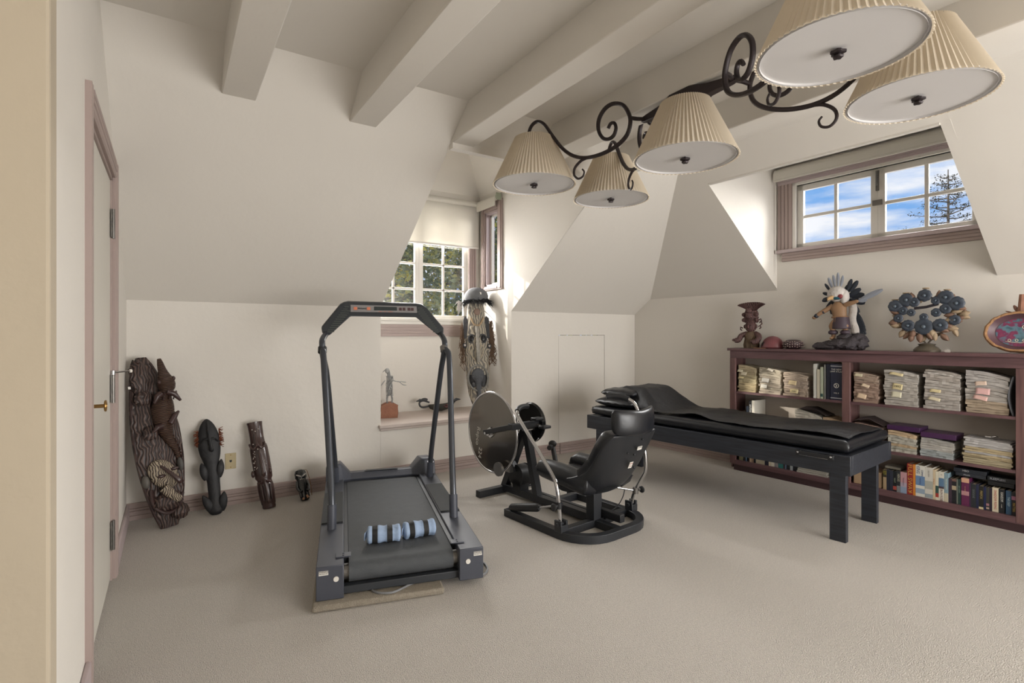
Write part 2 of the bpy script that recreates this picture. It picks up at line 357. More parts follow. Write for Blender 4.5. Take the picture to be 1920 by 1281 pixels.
for z in (.23, .98, 1.82):
    m = MB(); m.cyl((.004, D1 - .016, z - .075), (.004, D1 - .016, z + .075), .008); m.box(-.004, .0, D1 - .045, D1 - .016, z - .072, z + .072)
    for q in (-.035, .035): m.cyl((-.001, D1 - .032, z + q - .01), (-.001, D1 - .032, z + q + .01), .003)
    m.out('hinge', PEWTER, dr)
m = MB(); m.tube([(.004, D1 - .016, 1.06), (.03, D1 - .004, 1.062), (.07, D1 + .012, 1.064)], .004, 8); m.cyl((.004, D1 - .016, 1.05), (.004, D1 - .016, 1.07), .010); st = m.out('hinge_stop', CHROME, dr)
m = MB(); m.cyl((.07, D1 + .012, 1.064), (.079, D1 + .016, 1.064), .009); m.out('rubber_tip', WHT, st)
m = MB(); m.cyl((-.01, D0 + .07, .985), (.0, D0 + .07, .985), .026); m.cyl((0, D0 + .07, .985), (.045, D0 + .07, .985), .007)
m.tube([(.045, D0 + .07 + .018 * math.cos(q), .985 + .018 * math.sin(q)) for q in [2 * PI * i / 14 for i in range(14)]], .004, 8, closed=True); m.out('door_handle', BRASS, dr)
def sw(x, z, label, name, cat='socket'):
    t = thing(name, label, cat, (x, Y0, z)); m = MB(); m.box(-.036, .036, -.006, 0, -.058, .058); m.out('plate', CREAM, t, bevel=.002)
    m = MB(); m.cyl((0, -.006, .045), (0, -.0075, .045), .004); m.cyl((0, -.006, -.045), (0, -.0075, -.045), .004); m.out('screw', BRASS, t)
    m = MB(); m.box(-.008, .008, -.0075, -.006, -.004, .008); m.box(-.004, .004, -.0075, -.006, -.009, -.004); m.out('jack_hole', BLKP, t)
sw(.372, .322, 'beige telephone jack plate on the back wall, right of the black fish-tailed carving', 'telephone_jack')
sw(.012, .30, 'beige wall plate half hidden behind the tall crocodile carving', 'wall_socket')

# ---------------------------------------------------------------- windows
def casement(m, g, x0, x1, z0, z1, rows, cols, y0, y1, fw=.045, bar=.022):
    m.box(x0, x1, y0, y1, z0, z0 + fw * .7); m.box(x0, x1, y0, y1, z1 - fw, z1); m.box(x0, x0 + fw, y0, y1, z0, z1); m.box(x1 - fw, x1, y0, y1, z0, z1)
    W_ = (x1 - x0 - 2 * fw); H_ = z1 - fw - z0 - fw * .7; ym = (y0 + y1) / 2
    for i in range(1, cols): c = x0 + fw + W_ * i / cols; m.box(c - bar / 2, c + bar / 2, y0 + .006, y1 - .006, z0, z1)
    for i in range(1, rows): c = z0 + fw * .7 + H_ * i / rows; m.box(x0, x1, y0 + .006, y1 - .006, c - bar / 2, c + bar / 2)
    g.box(x0 + fw, x1 - fw, ym - .002, ym + .002, z0 + fw * .7, z1 - fw)
w1 = bpy.data.objects.new('window_1', None); COL.objects.link(w1); struct(w1)
m = MB(); g = MB(); casement(m, g, 1.60, 2.14, 1.43, 2.56, 4, 2, DY + .02, DY + .055); casement(m, g, 2.14, 2.70, 1.43, 2.56, 4, 2, DY + .02, DY + .055)
m.out('window_sash', WHT, w1, bevel=.003); g.out('window_pane', GLASS, w1, smooth=False)
def reed_strip(x0, x1, z0, z1, y, vertical, th=.02, n=4):
    m = MB(); m.box(x0, x1, y - th * .7, y, z0, z1)
    for i in range(n):
        if vertical: a = x0 + (x1 - x0) * (i + .12) / n; b = x0 + (x1 - x0) * (i + .88) / n; m.box(a, b, y - th, y - th * .7, z0, z1)
        else: a = z0 + (z1 - z0) * (i + .1) / n; b = z0 + (z1 - z0) * (i + .9) / n; m.box(x0, x1, y - th, y - th * .7, a, b)
    return m
reed_strip(2.70, 2.79, 1.40, 2.66, DY, True).out('window_casing', TRIM, w1, smooth=False)
reed_strip(1.515, 1.60, 1.40, 2.66, DY, True).out('window_casing', TRIM, w1, smooth=False)
reed_strip(1.515, 2.84, 1.24, 1.36, DY, False).out('window_apron', TRIM, w1, smooth=False)
m = MB(); m.box(1.512, 2.842, DY - .035, DY + .02, 1.395, 1.425); m.box(1.512, 2.842, DY - .022, DY, 1.36, 1.395); m.out('window_sill', WHT, w1, bevel=.003)
t = thing('roller_blind', 'white roller blind half lowered over the recess window behind the treadmill', 'blind', (0, 0, 0))
m = MB(); m.cyl((1.53, DY - .06, 2.66), (2.82, DY - .06, 2.66), .03, n=20); m.out('roller', BLIND, t)
m = MB(); m.box(1.54, 2.81, DY - .036, DY - .033, 2.20, 2.67); m.out('blind_cloth', BLIND, t, smooth=False)
m = MB(); m.box(1.54, 2.81, DY - .042, DY - .028, 2.185, 2.205); m.out('hem_bar', WHT, t, bevel=.003)
# narrow side window in the recess cheek
w2 = bpy.data.objects.new('window_2', None); COL.objects.link(w2); struct(w2)
m = MB(); xx = DX1
a, b, c, d = SH
for (y0, y1, z0, z1) in ((a - .085, a, c - .085 + .04, d + .09), (b, b + .07, c - .045, d + .09), (a, b, c - .045, c), (a, b, d, d + .09)):
    m.box(xx - .02, xx, y0, y1, z0, z1); m.box(xx - .028, xx - .02, y0 + .015 if y1 - y0 < .1 else y0, y1 - .015 if y1 - y0 < .1 else y1, z0 + .012, z1 - .012)
m.out('window_casing', TRIM, w2, bevel=.003)
m = MB(); m.box(xx, xx + .1, a - .001, a + .02, c, d); m.box(xx, xx + .1, b - .02, b + .001, c, d); m.box(xx, xx + .1, a, b, c - .001, c + .02); m.box(xx, xx + .1, a, b, d - .02, d + .001); m.out('window_jamb', TRIML, w2, smooth=False)
m = MB(); x0 = xx + .05; m.box(x0, x0 + .03, a + .02, a + .045, c + .02, d - .02); m.box(x0, x0 + .03, b - .045, b - .02, c + .02, d - .02); m.box(x0, x0 + .03, a + .02, b - .02, c + .02, c + .04); m.box(x0, x0 + .03, a + .02, b - .02, d - .04, d - .02); m.out('window_sash', WHT, w2, smooth=False)
m = MB(); m.box(x0 + .012, x0 + .016, a + .045, b - .045, c + .04, d - .04); m.out('window_pane', GLASS, w2, smooth=False)
t = thing('roller_blind', 'short white roller blind rolled up above the narrow side window', 'blind')
m = MB(); m.cyl((DX1 - .055, 4.56, 2.66), (DX1 - .055, 4.96, 2.66), .027, n=18); m.box(DX1 - .085, DX1 - .082, 4.57, 4.95, 2.57, 2.66); m.out('roller', BLIND, t)
m = MB(); m.cyl((DX1 - .055, 4.545, 2.66), (DX1 - .055, 4.56, 2.66), .032); m.box(DX1 - .08, DX1 - .02, 4.548, 4.556, 2.63, 2.70); m.out('bracket', mat('green_grey_plastic', '#9aa08c', .5), t)
# wide high window in the right wall
w3 = bpy.data.objects.new('window_3', None); COL.objects.link(w3); struct(wl(w3))
m = MB(); g = MB(); casement(m, g, 1.85, 2.472, 2.03, 2.58, 2, 2, .02, .055, .05, .026); casement(m, g, 2.472, 3.10, 2.03, 2.58, 2, 2, .02, .055, .05, .026)
m.out('window_sash', WHT, w3, bevel=.003); g.out('window_pane', GLASS, w3, smooth=False)
m = MB(); m.box(1.82, 1.85, -.014, .06, 2.02, 2.61); m.box(3.10, 3.13, -.014, .06, 2.02, 2.61); m.box(1.82, 3.13, -.014, .06, 2.58, 2.61); m.out('window_jamb', WHT, w3, bevel=.003)
reed_strip(1.69, 1.82, 2.02, 2.64, 0, True).out('window_casing', TRIM, w3, smooth=False)
reed_strip(3.13, 3.18, 2.02, 2.64, 0, True, n=2).out('window_casing', TRIM, w3, smooth=False)
m = MB(); m.box(1.69, 3.18, -.022, 0, 2.605, 2.65); m.box(1.69, 3.18, -.03, 0, 2.63, 2.65); m.out('window_head', TRIML, w3, smooth=False)
reed_strip(1.73, 3.18, 1.915, 1.99, 0, False, n=3).out('window_apron', TRIM, w3, smooth=False)
m = MB(); m.box(1.675, 3.18, -.045, .02, 1.99, 2.022); m.out('window_sill', TRIML, w3, bevel=.006)
m = MB(); m.box(2.462, 2.482, .002, .02, 2.40, 2.56); m.cyl((2.472, -.006, 2.44), (2.472, -.006, 2.55), .006); m.box(2.44, 2.505, .0, .02, 2.285, 2.325); m.out('window_latch', PEWTER, w3)
t = thing('roller_blind', 'cream roller blind rolled up above the wide high window over the bookcase', 'blind'); wl(t)
m = MB(); m.cyl((1.70, -.07, 2.70), (3.17, -.07, 2.70), .038, n=20); m.box(1.70, 3.17, -.112, -.108, 2.63, 2.70); m.out('roller', BLIND, t)
m = MB(); m.box(1.70, 3.17, -.116, -.104, 2.622, 2.64); m.out('hem_bar', BLIND, t, bevel=.003)
m = MB(); m.tube([(1.69, -.05, 2.70), (1.688, -.045, 2.2), (1.69, -.05, 1.80), (1.70, -.06, 2.2), (1.70, -.06, 2.70)], .002, 6); m.out('pull_cord', WHT, t)

# ================================================================ treadmill (local: x across, y forward)
TM = thing('treadmill', 'dark grey treadmill with an angled console and tubular handrails, standing left of the exercise machine', 'treadmill', (.556, 2.501, 0), math.radians(-15.2))
ZD = .188
for s, x0, x1 in ((0, 0, .122), (1, .668, .79)):
    z0 = .031
    m = MB(); m.poly([(x0, 0, z0), (x0, 0, ZD), (x0, 1.68, ZD + .012), (x0, 1.72, ZD - .01), (x0, 1.72, z0 + .03), (x0, .16, z0 + .055), (x0, .14, z0)], (x1 - x0, 0, 0))
    r = m.out('side_rail', GRYM, TM, bevel=.004)
    m = MB(); m.box(x0 + .004, x1 - .004, .56, 1.15, ZD + .002, ZD + .013); m.out('foot_mat', PAD, TM, bevel=.001)
    m = MB(); cx = x0 + .088 if s == 0 else x0 + .043; m.cyl((cx, -.004, .125), (cx, .002, .125), .012, n=20); m.out('end_cap', WHT, r)
    m = MB(); lx = x0 + .012 if s == 0 else x0 + .072; m.box(lx, lx + .042, -.0012, .001, .148, .168)
    q = m.out('sticker', WHT, r, smooth=False); text('WARNING', .009, BLKP, q, (lx + .021, -.0016, .1635), (1, 0, 0), (0, 0, 1)); text('keep hands clear', .0055, BLKP, q, (lx + .021, -.0016, .156), (1, 0, 0), (0, 0, 1))
    m = MB(); bx = (x0 + .085, x0 + .155) if s == 0 else (x0 - .025, x0 + .04); m.box(bx[0], bx[1], .075, .125, ZD + .002, ZD + .007)
    for yy in (.088, .112): m.cyl((sum(bx) / 2, yy, ZD + .006), (sum(bx) / 2, yy, ZD + .010), .004)
    m.out('belt_guard', GRYM, TM, bevel=.001)
    for yy in (.2, 1.5):
        m = MB(); m.cyl(((x0 + x1) / 2, yy, 0.03 if s == 0 else 0), ((x0 + x1) / 2, yy, .07), .02); m.out('rubber_foot', BLKP, TM)
m = MB(); pr = []
for i in range(9): q = PI / 2 + PI * i / 8; pr.append((.078 + .048 * math.cos(q), .122 + .048 * math.sin(q)))
pr = [(1.56, .172)] + [(.30, .172)] + pr + [(1.56, .074)]
m.poly([(.145, y, z) for y, z in pr], (.5, 0, 0)); m.out('belt', BELT, TM, ang=50)
for xa in (.122, .645): m = MB(); m.cyl((xa, .078, .122), (xa + .023, .078, .122), .036, n=20); m.out('roller', PEWTER, TM)
m = MB(); m.box(.12, .67, .03, .07, .036, .072); m.out('cross_bar', GRYD, TM, bevel=.003)
m = MB(); m.box(.123, .143, .12, 1.56, .10, .176); m.box(.647, .667, .12, 1.56, .10, .176); m.out('deck_edge', GRYD, TM)
# motor hood with two raised shoulders
def hood_z(x):
    a = min(abs(x - .03), abs(x - .76)) if False else min(x, .79 - x)
    return .225 + .085 * max(0, min(1, (.17 - a) / .07))
m = MB(); R = []
xs = [.0, .02, .08, .10, .125, .15, .17, .20, .35, .45, .59, .62, .64, .665, .69, .71, .77, .79]
for x in xs:
    z = hood_z(x); e = 0.02 if x in (0, .79) else 0; yf = 1.50 if .17 <= x <= .62 else 1.44 + .06 * max(0, min(1, (min(x, .79 - x) - .08) / .09))
    R.append([(x, yf, .19), (x, yf + .035, z - .01 - e), (x, yf + .05, z - e), (x, 1.72, z - .03 - e), (x, 1.75, z - .09 - e), (x, 1.75, .05), (x, yf + .1, .05)])
m.rings(R); hd = m.out('motor_hood', GRYM, TM, bevel=.004, ang=30)
m = MB(); m.poly([(.27, 1.546, .2285), (.52, 1.546, .2285), (.50, 1.60, .2225), (.29, 1.60, .2225)], (0, 0, .004)); m.out('hood_badge', GRYD, hd)
# handrail posts
def post(P, sock, name='post', r=.0185):
    m = MB(); m.tube(smooth_path(P, 5), r, 14); o = m.out(name, TUBE, TM)
    if sock:
        b = Vector(P[0]); d = (Vector(P[1]) - b).normalized(); m = MB(); m.tube([b - d * .01, b + d * .135], .0245, 16); m.out('socket', GRYM, o)
    return o
post([(.060, .485, .185), (.060, .50, .33), (.048, .58, .52), (.018, .75, .95), (.004, .84, 1.13), (.0, .865, 1.155), (-.002, .88, 1.168)], 1)
post([(.068, 1.42, .185), (.064, 1.38, .33), (.052, 1.29, .52), (.02, 1.02, .98), (.0, .90, 1.12), (-.004, .885, 1.19), (-.003, .92, 1.225), (.016, 1.01, 1.262)], 1)
post([(.734, .47, .185), (.734, .485, .33), (.742, .56, .52), (.766, .74, .95), (.775, .83, 1.115), (.768, .86, 1.15), (.752, .875, 1.162)], 1)
post([(.735, 1.37, .185), (.735, 1.33, .33), (.738, 1.24, .52), (.748, .99, .98), (.752, .90, 1.11), (.758, .885, 1.18), (.760, .92, 1.222), (.752, 1.01, 1.260)], 1)
for x in (-.003, .753):
    m = MB(); m.tube([(x, .872, 1.145), (x, .892, 1.175)], .026, 16); m.out('collar', BLKP if x < .1 else PEWTER, TM)
# console
YC = 1.0
def cp(x, z, d=0): return (x, YC + .42 * (z - 1.27) - d, z)
outl = [(-.008, 1.262), (-.014, 1.30), (.10, 1.452), (.125, 1.466), (.15, 1.472), (.60, 1.468), (.635, 1.462), (.665, 1.442), (.775, 1.30), (.772, 1.262), (.735, 1.248), (.590, 1.372), (.165, 1.374), (.035, 1.248)]
m = MB(); m.poly([cp(x, z) for x, z in outl], (0, .055, .01)); co = m.out('console', GRYD, TM, bevel=.006)
m = MB(); m.poly([cp(x, z, .004) for x, z in ((.165, 1.452), (.598, 1.449), (.598, 1.404), (.165, 1.404))], (0, .01, 0)); fp = m.out('face_panel', mat('console_silver', '#8e8b8b', .4, .3), co, bevel=.001)
m = MB(); m.poly([cp(x, z, .006) for x, z in ((.315, 1.443), (.465, 1.442), (.465, 1.417), (.315, 1.417))], (0, .004, 0)); m.out('display', mat('display_glass', '#33393a', .12), fp, smooth=False)
OR_ = mat('orange_key', '#c9785a', .5); 
for x, kk in ((.196, 1), (.280, 1), (.488, 0), (.512, 0), (.545, 0), (.568, 0)):
    m = MB(); w = .011 if kk else .009; m.poly([cp(a, b, .007) for a, b in ((x - w, 1.438), (x + w, 1.438), (x + w, 1.418), (x - w, 1.418))], (0, .004, 0)); m.out('button', OR_ if kk else mat('brown_key', '#4a3436', .5), fp, smooth=False)
Xv = Vector((1, 0, 0)); Yv = Vector((0, .42, 1)).normalized()
text('PROLINE', .014, BLKP, fp, cp(.238, 1.428, .0065), Xv, Yv)
text('speed     time     distance', .009, OR_, fp, cp(.39, 1.409, .0055), Xv, Yv)
GH = mat('grille_highlight', '#4d524c', .5)
for sx in (0, 1):
    m = MB()
    for i in range(13):
        t = i / 12
        xa = .018 + .108 * t; z = 1.275 + .165 * t; L = .055 + .012 * t
        a, b = (xa, xa + L * .85)
        if t > .9: b = xa + .03
        if sx: a, b = .763 - b, .763 - a
        m.poly([cp(a, z, .003), cp(b, z, .003), cp(b, z - .0045, .003), cp(a, z - .0045, .003)], (0, .006, 0))
    m.out('grille', GH, co, smooth=False)
# carpet scrap under it, cord, ankle weights
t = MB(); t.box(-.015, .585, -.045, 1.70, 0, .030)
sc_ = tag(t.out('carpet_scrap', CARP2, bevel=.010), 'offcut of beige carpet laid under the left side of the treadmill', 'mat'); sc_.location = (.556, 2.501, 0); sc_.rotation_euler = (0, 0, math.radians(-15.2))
TW = Matrix.Translation((.556, 2.501, 0)) @ Matrix.Rotation(math.radians(-15.2), 4, 'Z')
m = MB(); m.tube(smooth_path([TW @ Vector(p) for p in ((.66, .30, .045), (.78, .30, .02), (.845, .24, .007), (.85, .14, .007), (.80, .08, .007), (.74, .09, .02), (.66, .12, .05), (.60, .10, .045), (.45, .05, .033), (.33, -.02, .034), (.25, .06, .034), (.40, .30, .034), (.55, .6, .034))], 6), .0055, 8)
tag(m.out('power_cord', mat('grey_cord', '#77787a', .5)), 'grey power cord looping out from under the treadmill', 'cord')
BLUE = mat('blue_grey_cloth', '#8fa3bf', .75, bump=(40, .6, .006), var=.1, vscale=20); STRAP = mat('black_webbing', '#191919', .7, bump=(120, .4, .003))
def weight(cx, cy, rz, label, nseg, k):
    W_ = TW @ Matrix.Translation((cx, cy, ZD - .016)) @ Matrix.Rotation(rz, 4, 'Z')
    t = thing('ankle_weight', label, 'ankle weight', W_.translation, W_.to_euler().z, 'striped ankle weights')
    L = .172; r = .040
    def prof(x, q, add=0):
        e = min(1, (L / 2 - abs(x)) / .02 + .62); ph = k * 1.3
        rr = r * e * (1 + .10 * abs(math.cos(2.5 * q + ph)) - .06 * math.cos(x * 2 * PI / .05)) + add
        return (x, rr * 1.08 * math.cos(q), r * .98 + rr * math.sin(q) * .98)
    m = MB(); m.rings([[prof(-L / 2 + L * i / 24, 2 * PI * j / 28) for j in range(28)] for i in range(25)]); b = m.out('weight_pad', BLUE, t, ang=70)
    for x in (-.045, .030):
        m = MB(); m.rings([[prof(x + d, 2 * PI * j / 28, a) for j in range(28)] for d, a in ((-.0135, -.002), (-.013, .0025), (.013, .0025), (.0135, -.002))], closed=False, caps=False); m.out('strap', STRAP, t, ang=50)
    m = MB(); m.poly([(-L / 2 + .002, .0, r), (-L / 2 - .014, -.02, r * .5), (-L / 2 - .012, -.03, r * 1.5), (-L / 2 + .004, -.01, r * 1.8)], (.004, .002, 0)); m.out('end_flap', BLUE, t)
weight(.322, .265, -.06, 'blue and black striped ankle weight on the treadmill belt, the left one of the pair', 5, 0)
weight(.508, .285, .10, 'blue and black striped ankle weight on the treadmill belt, the right one', 5, 1)

# ================================================================ recumbent rowing machine
RM = thing('exercise_machine', 'black recumbent exercise machine with a bucket seat, chrome levers and a big dark flywheel disc', 'exercise machine', (2.36, 2.36, 0), math.radians(6))
arc = lambda cx, cy, r, a0, a1, n=7: [(cx + r * math.cos(math.radians(a0 + (a1 - a0) * i / n)), cy + r * math.sin(math.radians(a0 + (a1 - a0) * i / n)), .026) for i in range(n + 1)]
P = [(-.325, .76, .026)] + arc(-.105, .235, .22, 180, 270) + arc(.105, .235, .22, 270, 360) + [(.325, .80, .026)]
m = MB(); m.tube(P, .0255, up=(0, 0, 1), sq=True); m.out('base_rail', BLKM, RM, bevel=.003, ang=30)
m = MB(); m.box(-.31, .31, .215, .265, .0, .05); m.box(-.025, .025, .03, .22, 0, .048); m.out('cross_member', BLKM, RM, bevel=.003)
m = MB(); m.box(.02, .31, .69, .74, 0, .05); m.out('cross_member', BLKM, RM, bevel=.003)
m = MB(); m.box(-.028, .028, .26, 1.19, .02, .075); m.box(.062, .092, .20, .95, .035, .065); m.box(.02, .07, .92, .95, .035, .065); m.out('centre_beam', BLKM, RM, bevel=.003)
m = MB(); m.box(-.25, .355, 1.185, 1.24, 0, .052); m.out('front_foot', BLKM, RM, bevel=.003)
m = MB(); m.box(-.04, .03, .21, .28, .048, .26); m.out('seat_post', BLKM, RM, bevel=.003)
m = MB(); m.box(.06, .105, .27, .33, .048, .26); m.out('seat_post', BLKM, RM, bevel=.003)
m = MB(); m.box(.04, .085, .06, .26, .055, .105); m.out('seat_slide', BLKP, RM, bevel=.004)
# bucket shell
prof = [(.585, .30, .195, .00, .01), (.51, .268, .215, .035, .02), (.42, .255, .225, .075, .03), (.32, .232, .228, .105, .03), (.22, .222, .228, .135, .02), (.13, .24, .222, .15, .0), (.06, .30, .215, .13, -.03), (.01, .38, .222, .10, -.05), (-.03, .46, .23, .085, -.06), (-.065, .55, .235, .06, -.05), (-.092, .625, .225, .03, -.03), (-.105, .655, .20, .012, -.01)]
def shell_ring(y, z, w, h, _f, i, add=0):
    a = prof[max(i - 1, 0)]; b = prof[min(i + 1, len(prof) - 1)]; d = Vector((0, b[0] - a[0], b[1] - a[1])).normalized(); nn = Vector((0, -d.z, d.y)) * -1   # towards the sitter
    if nn.dot(Vector((0, .5, .6))) < 0: nn = -nn
    R = []
    for j in range(17):
        s = -1 + 2 * j / 16; x = w * math.sin(s * PI / 2 * .98); lift = h * (1 - math.cos(s * PI / 2)) ** 1.3
        R.append(Vector((x, y, z)) + nn * (lift + add))
    return R
m = MB(); V = [shell_ring(*p, i) for i, p in enumerate(prof)]
m.grid(16, 11, lambda u, v: V[round(v * 11)][round(u * 16)]); sh = m.out('seat_shell', mat('shell_plastic', '#1d1f23', .38, var=.05), RM, solid=.014, sub=1, ang=80)
def pad(name, i0, i1, xs0, xs1, th, mm, parent=RM, puff=3.2):
    m = MB(); nu, nv = 12, (i1 - i0) * 4; R = []
    def pt(u, v, top):
        f = i0 + (i1 - i0) * v; i = min(int(f), len(prof) - 2); k = f - i
        a = shell_ring(*prof[i], i); b = shell_ring(*prof[i + 1], i + 1); s = (xs0 + (xs1 - xs0) * u + 1) * 8; j = min(int(s), 15); kj = s - j
        q = lambda r: r[j].lerp(r[j + 1], kj)
        base = q(a).lerp(q(b), k); ax = q(shell_ring(*prof[i], i, .1)).lerp(q(shell_ring(*prof[i + 1], i + 1, .1)), k)
        e = (1 - abs(2 * u - 1) ** puff) * (1 - abs(2 * v - 1) ** (puff + 2)); e = max(e, 0) ** .5
        return base + (ax - base).normalized() * (.002 + (th * e if top else 0))
    m.grid(nu, nv, lambda u, v: pt(u, v, True)); m.grid(nu, nv, lambda u, v: pt(u, v, False))
    bmesh.ops.remove_doubles(m.b, verts=m.b.verts, dist=.0015)
    return m.out(name, mm, parent, sub=1, ang=80)
m = MB(); rbox(m, -.13, .13, .15, .555, .25, .345, .045); m.out('seat_cushion', BLKV, RM, ang=80)
for s_ in (-1, 1):
    m = MB(); rbox(m, -.062, .062, -.24, .24, -.06, .06, .06, lambda x, y: .02 * math.cos(y * 6)); m.xf(Matrix.Translation((s_ * .165, .345, .325)) @ rot('Y', s_ * -14) @ rot('X', 5)); m.out('side_bolster', BLKV, RM, ang=80)
pad('back_cushion', 5, 8, -1, 1, .115, BLKV, puff=6); pad('back_cushion', 7, 11, -1, 1, .10, BLKV, puff=6)
# headrest, curved around the head
m = MB(); R = []
for i in range(15):
    s = -1 + 2 * i / 14; x = .192 * s; yc = -.125 + .055 * abs(s) ** 2.2; zt = .80 + .012 * abs(s); zb = .648 + .02 * abs(s) ** 3; th = .035 * (1 - .35 * abs(s) ** 6)
    R.append([(x, yc + th * math.cos(q) * (1 if math.cos(q) > 0 else .8) + .10 * ((zt + zb) / 2 - (zb + (zt - zb) * (.5 + .5 * math.sin(q)))) * -.4, (zt + zb) / 2 + (zt - zb) / 2 * math.copysign(abs(math.sin(q)) ** .6, math.sin(q))) for q in [2 * PI * j / 16 for j in range(16)]])
m.rings(R); m.out('headrest', BLKV, RM, sub=1, ang=75)
def onback(x, f, off=.018):
    i = int(f); k = f - i; a = shell_ring(*prof[i], i, -off); b = shell_ring(*prof[i + 1], i + 1, -off); s = (x + 1) * 8; j = min(int(s), 15)
    return a[j].lerp(a[j + 1], s - j).lerp(b[j].lerp(b[j + 1], s - j), k)
def sticker(x, f, w, h, mm, lines, name='sticker'):
    c = onback(x, f); U = (onback(x + .05, f) - onback(x - .05, f)).normalized(); V_ = (onback(x, f + .2) - onback(x, f - .2)).normalized()
    m = MB(); nn = U.cross(V_); m.poly([c - U * w - V_ * h, c + U * w - V_ * h, c + U * w + V_ * h, c - U * w + V_ * h], nn * .002); q = m.out(name, mm, sh, smooth=False)
    for i, (s, sz, tm) in enumerate(lines): text(s, sz, tm, q, c + nn * .0025 + V_ * (h * .5 - i * h * .8), U, V_, ext=.0003)
REDL = mat('red_print', '#a8413c', .5)
sticker(.12, 9.2, .022, .012, WHT, [('CAUTION', .009, BLKP)]); sticker(.02, 8.0, .016, .022, WHT, [('STOP', .012, REDL), ('MADE IN', .006, REDL)])
m = MB()
for x, f in ((.15, 9.9), (.05, 8.7), (.2, 7.6), (-.15, 8.9)): c = onback(x, f, .014); m.ell(c, .007, n=10, m=6)
m.out('bolt', BLKP, sh)
# levers
def lever(P, name='lever', r=.0125): m = MB(); m.tube(smooth_path(P, 6), r, 12); return m.out(name, CHROME, RM)
L = lever([(-.325, .222, .06), (-.325, .235, .17), (-.33, .252, .30), (-.318, .30, .365), (-.275, .50, .50), (-.225, .73, .648), (-.215, .775, .69), (-.195, .80, .712)])
m = MB(); m.tube(smooth_path([(-.20, .795, .708), (-.165, .82, .722), (-.10, .85, .728), (-.04, .87, .722)], 5), .019, 12); m.out('grip', BLKP, L)
L2 = lever([(.325, .20, .05), (.32, .175, .16), (.335, .13, .26), (.345, .09, .36), (.335, .11, .56), (.325, .14, .73), (.315, .17, .79), (.295, .21, .815)])
m = MB(); m.tube(smooth_path([(.30, .20, .812), (.275, .25, .826), (.245, .30, .828), (.215, .33, .824)], 5), .020, 14); g_ = m.out('grip', BLKP, L2)
for x, y in ((-.325, .222), (.325, .20)):
    m = MB(); m.box(x - .03, x - .016, y - .03, y + .03, .045, .115); m.box(x + .016, x + .03, y - .03, y + .03, .045, .115); m.box(x - .03, x + .03, y - .032, y - .02, .045, .09); m.cyl((x - .036, y, .09), (x + .036, y, .09), .012); m.out('lever_bracket', BLKM, RM, bevel=.003)
for x, y, z in ((-.325, .24, .20), (.322, .16, .19)):
    m = MB(); m.cyl((x, y, z - .02), (x, y, z + .02), .019); m.cyl((x - .05 * (1 if x < 0 else -1), y, z), (x + .03 * (1 if x < 0 else 1), y, z), .009); m.out('clamp', PEWTER if x > 0 else BLKP, RM)
    m = MB(); sx = 1; m.ell((x + .055 * (1 if x > 0 else -1), y - .01, z), (.010, .024, .024)); m.out('clamp_knob', BLKP, RM)
m = MB(); m.cyl((-.325, .24, .20), (-.318, .42, .14), .007); dm = m.out('damper_rod', CHROME, RM)
m = MB(); m.tube([(-.317, .43, .138), (-.317, .45, .132), (-.32, .60, .095), (-.325, .70, .07), (-.326, .72, .064)], [.016, .028, .028, .026, .014], 16); m.out('damper', BLKP, RM)
m = MB(); m.cyl((.322, .16, .19), (.10, .30, .24), .007); m.out('damper_rod', CHROME, RM)
m = MB(); m.tube(smooth_path([(.26, .20, .21), (.235, .20, .15), (.20, .22, .09), (.15, .24, .065), (.10, .26, .06)], 5), .0032, 6); m.out('cable', BLKP, RM)
# handle under the front of the seat
m = MB(); m.tube(smooth_path([(.02, .36, .205), (-.02, .47, .19), (-.03, .535, .20), (-.01, .58, .26), (.03, .65, .37), (.055, .70, .44)], 6), .017, 12); fh = m.out('foot_lever', BLKP, RM)
m = MB(); m.ell((.06, .705, .455), (.028, .032, .026)); m.cyl((.03, .69, .44), (-.005, .67, .44), .018); m.out('lever_knob', BLKP, fh)
# flywheel disc
DISC = mat('smoked_disc', '#75716c', .16, .85, var=.05)
cx, cy, cz, dr_ = -.12, 1.205, .49, .312
RX = lambda c: Matrix.Translation(c) @ rot('Y', 90)
m = MB(); m.lathe([(.03, -.010), (.10, -.009), (dr_ - .01, -.004), (dr_ - .01, .004), (.10, .009), (.03, .010)], 64, RX((cx, cy, cz))); dk = m.out('flywheel_disc', DISC, RM, ang=30)
m = MB(); m.tube([(cx, cy + dr_ * math.cos(q), cz + dr_ * math.sin(q)) for q in [2 * PI * i / 64 for i in range(64)]], .009, 10, closed=True, up=(1, 0, 0)); m.out('wheel_rim', CHROME, RM)
m = MB(); m.cyl((cx - .045, cy, cz), (cx + .05, cy, cz), .022); m.cyl((cx - .02, cy, cz), (cx - .012, cy, cz), .042, n=6); m.cyl((cx - .07, cy, cz), (cx - .04, cy, cz), .010); m.out('hub', CHROME, RM)
text('Repco', .060, WHT, dk, (cx - .0095, cy + .175, cz - .055), (0, .16, -1), (0, -1, -.16), ext=.0004); text('224', .060, WHT, dk, (cx - .0085, cy + .150, cz - .185), (0, .16, -1), (0, -1, -.16), ext=.0004)
def bar(P, w=.022, name='frame_bar', f=1.0): m = MB(); m.tube(P, w, up=(1, 0, 0), sq=True, flat=f); return m.out(name, BLKM, RM, bevel=.002, ang=30)
bar([(cx - .045, cy + .03, cz + .0), (cx - .045, .90, .578)], .018); bar([(cx + .05, cy + .03, cz), (cx + .05, .90, .578)], .018)
m = MB(); m.box(cx - .06, .09, .875, .93, .555, .60); m.out('axle_head', BLKM, RM, bevel=.004)
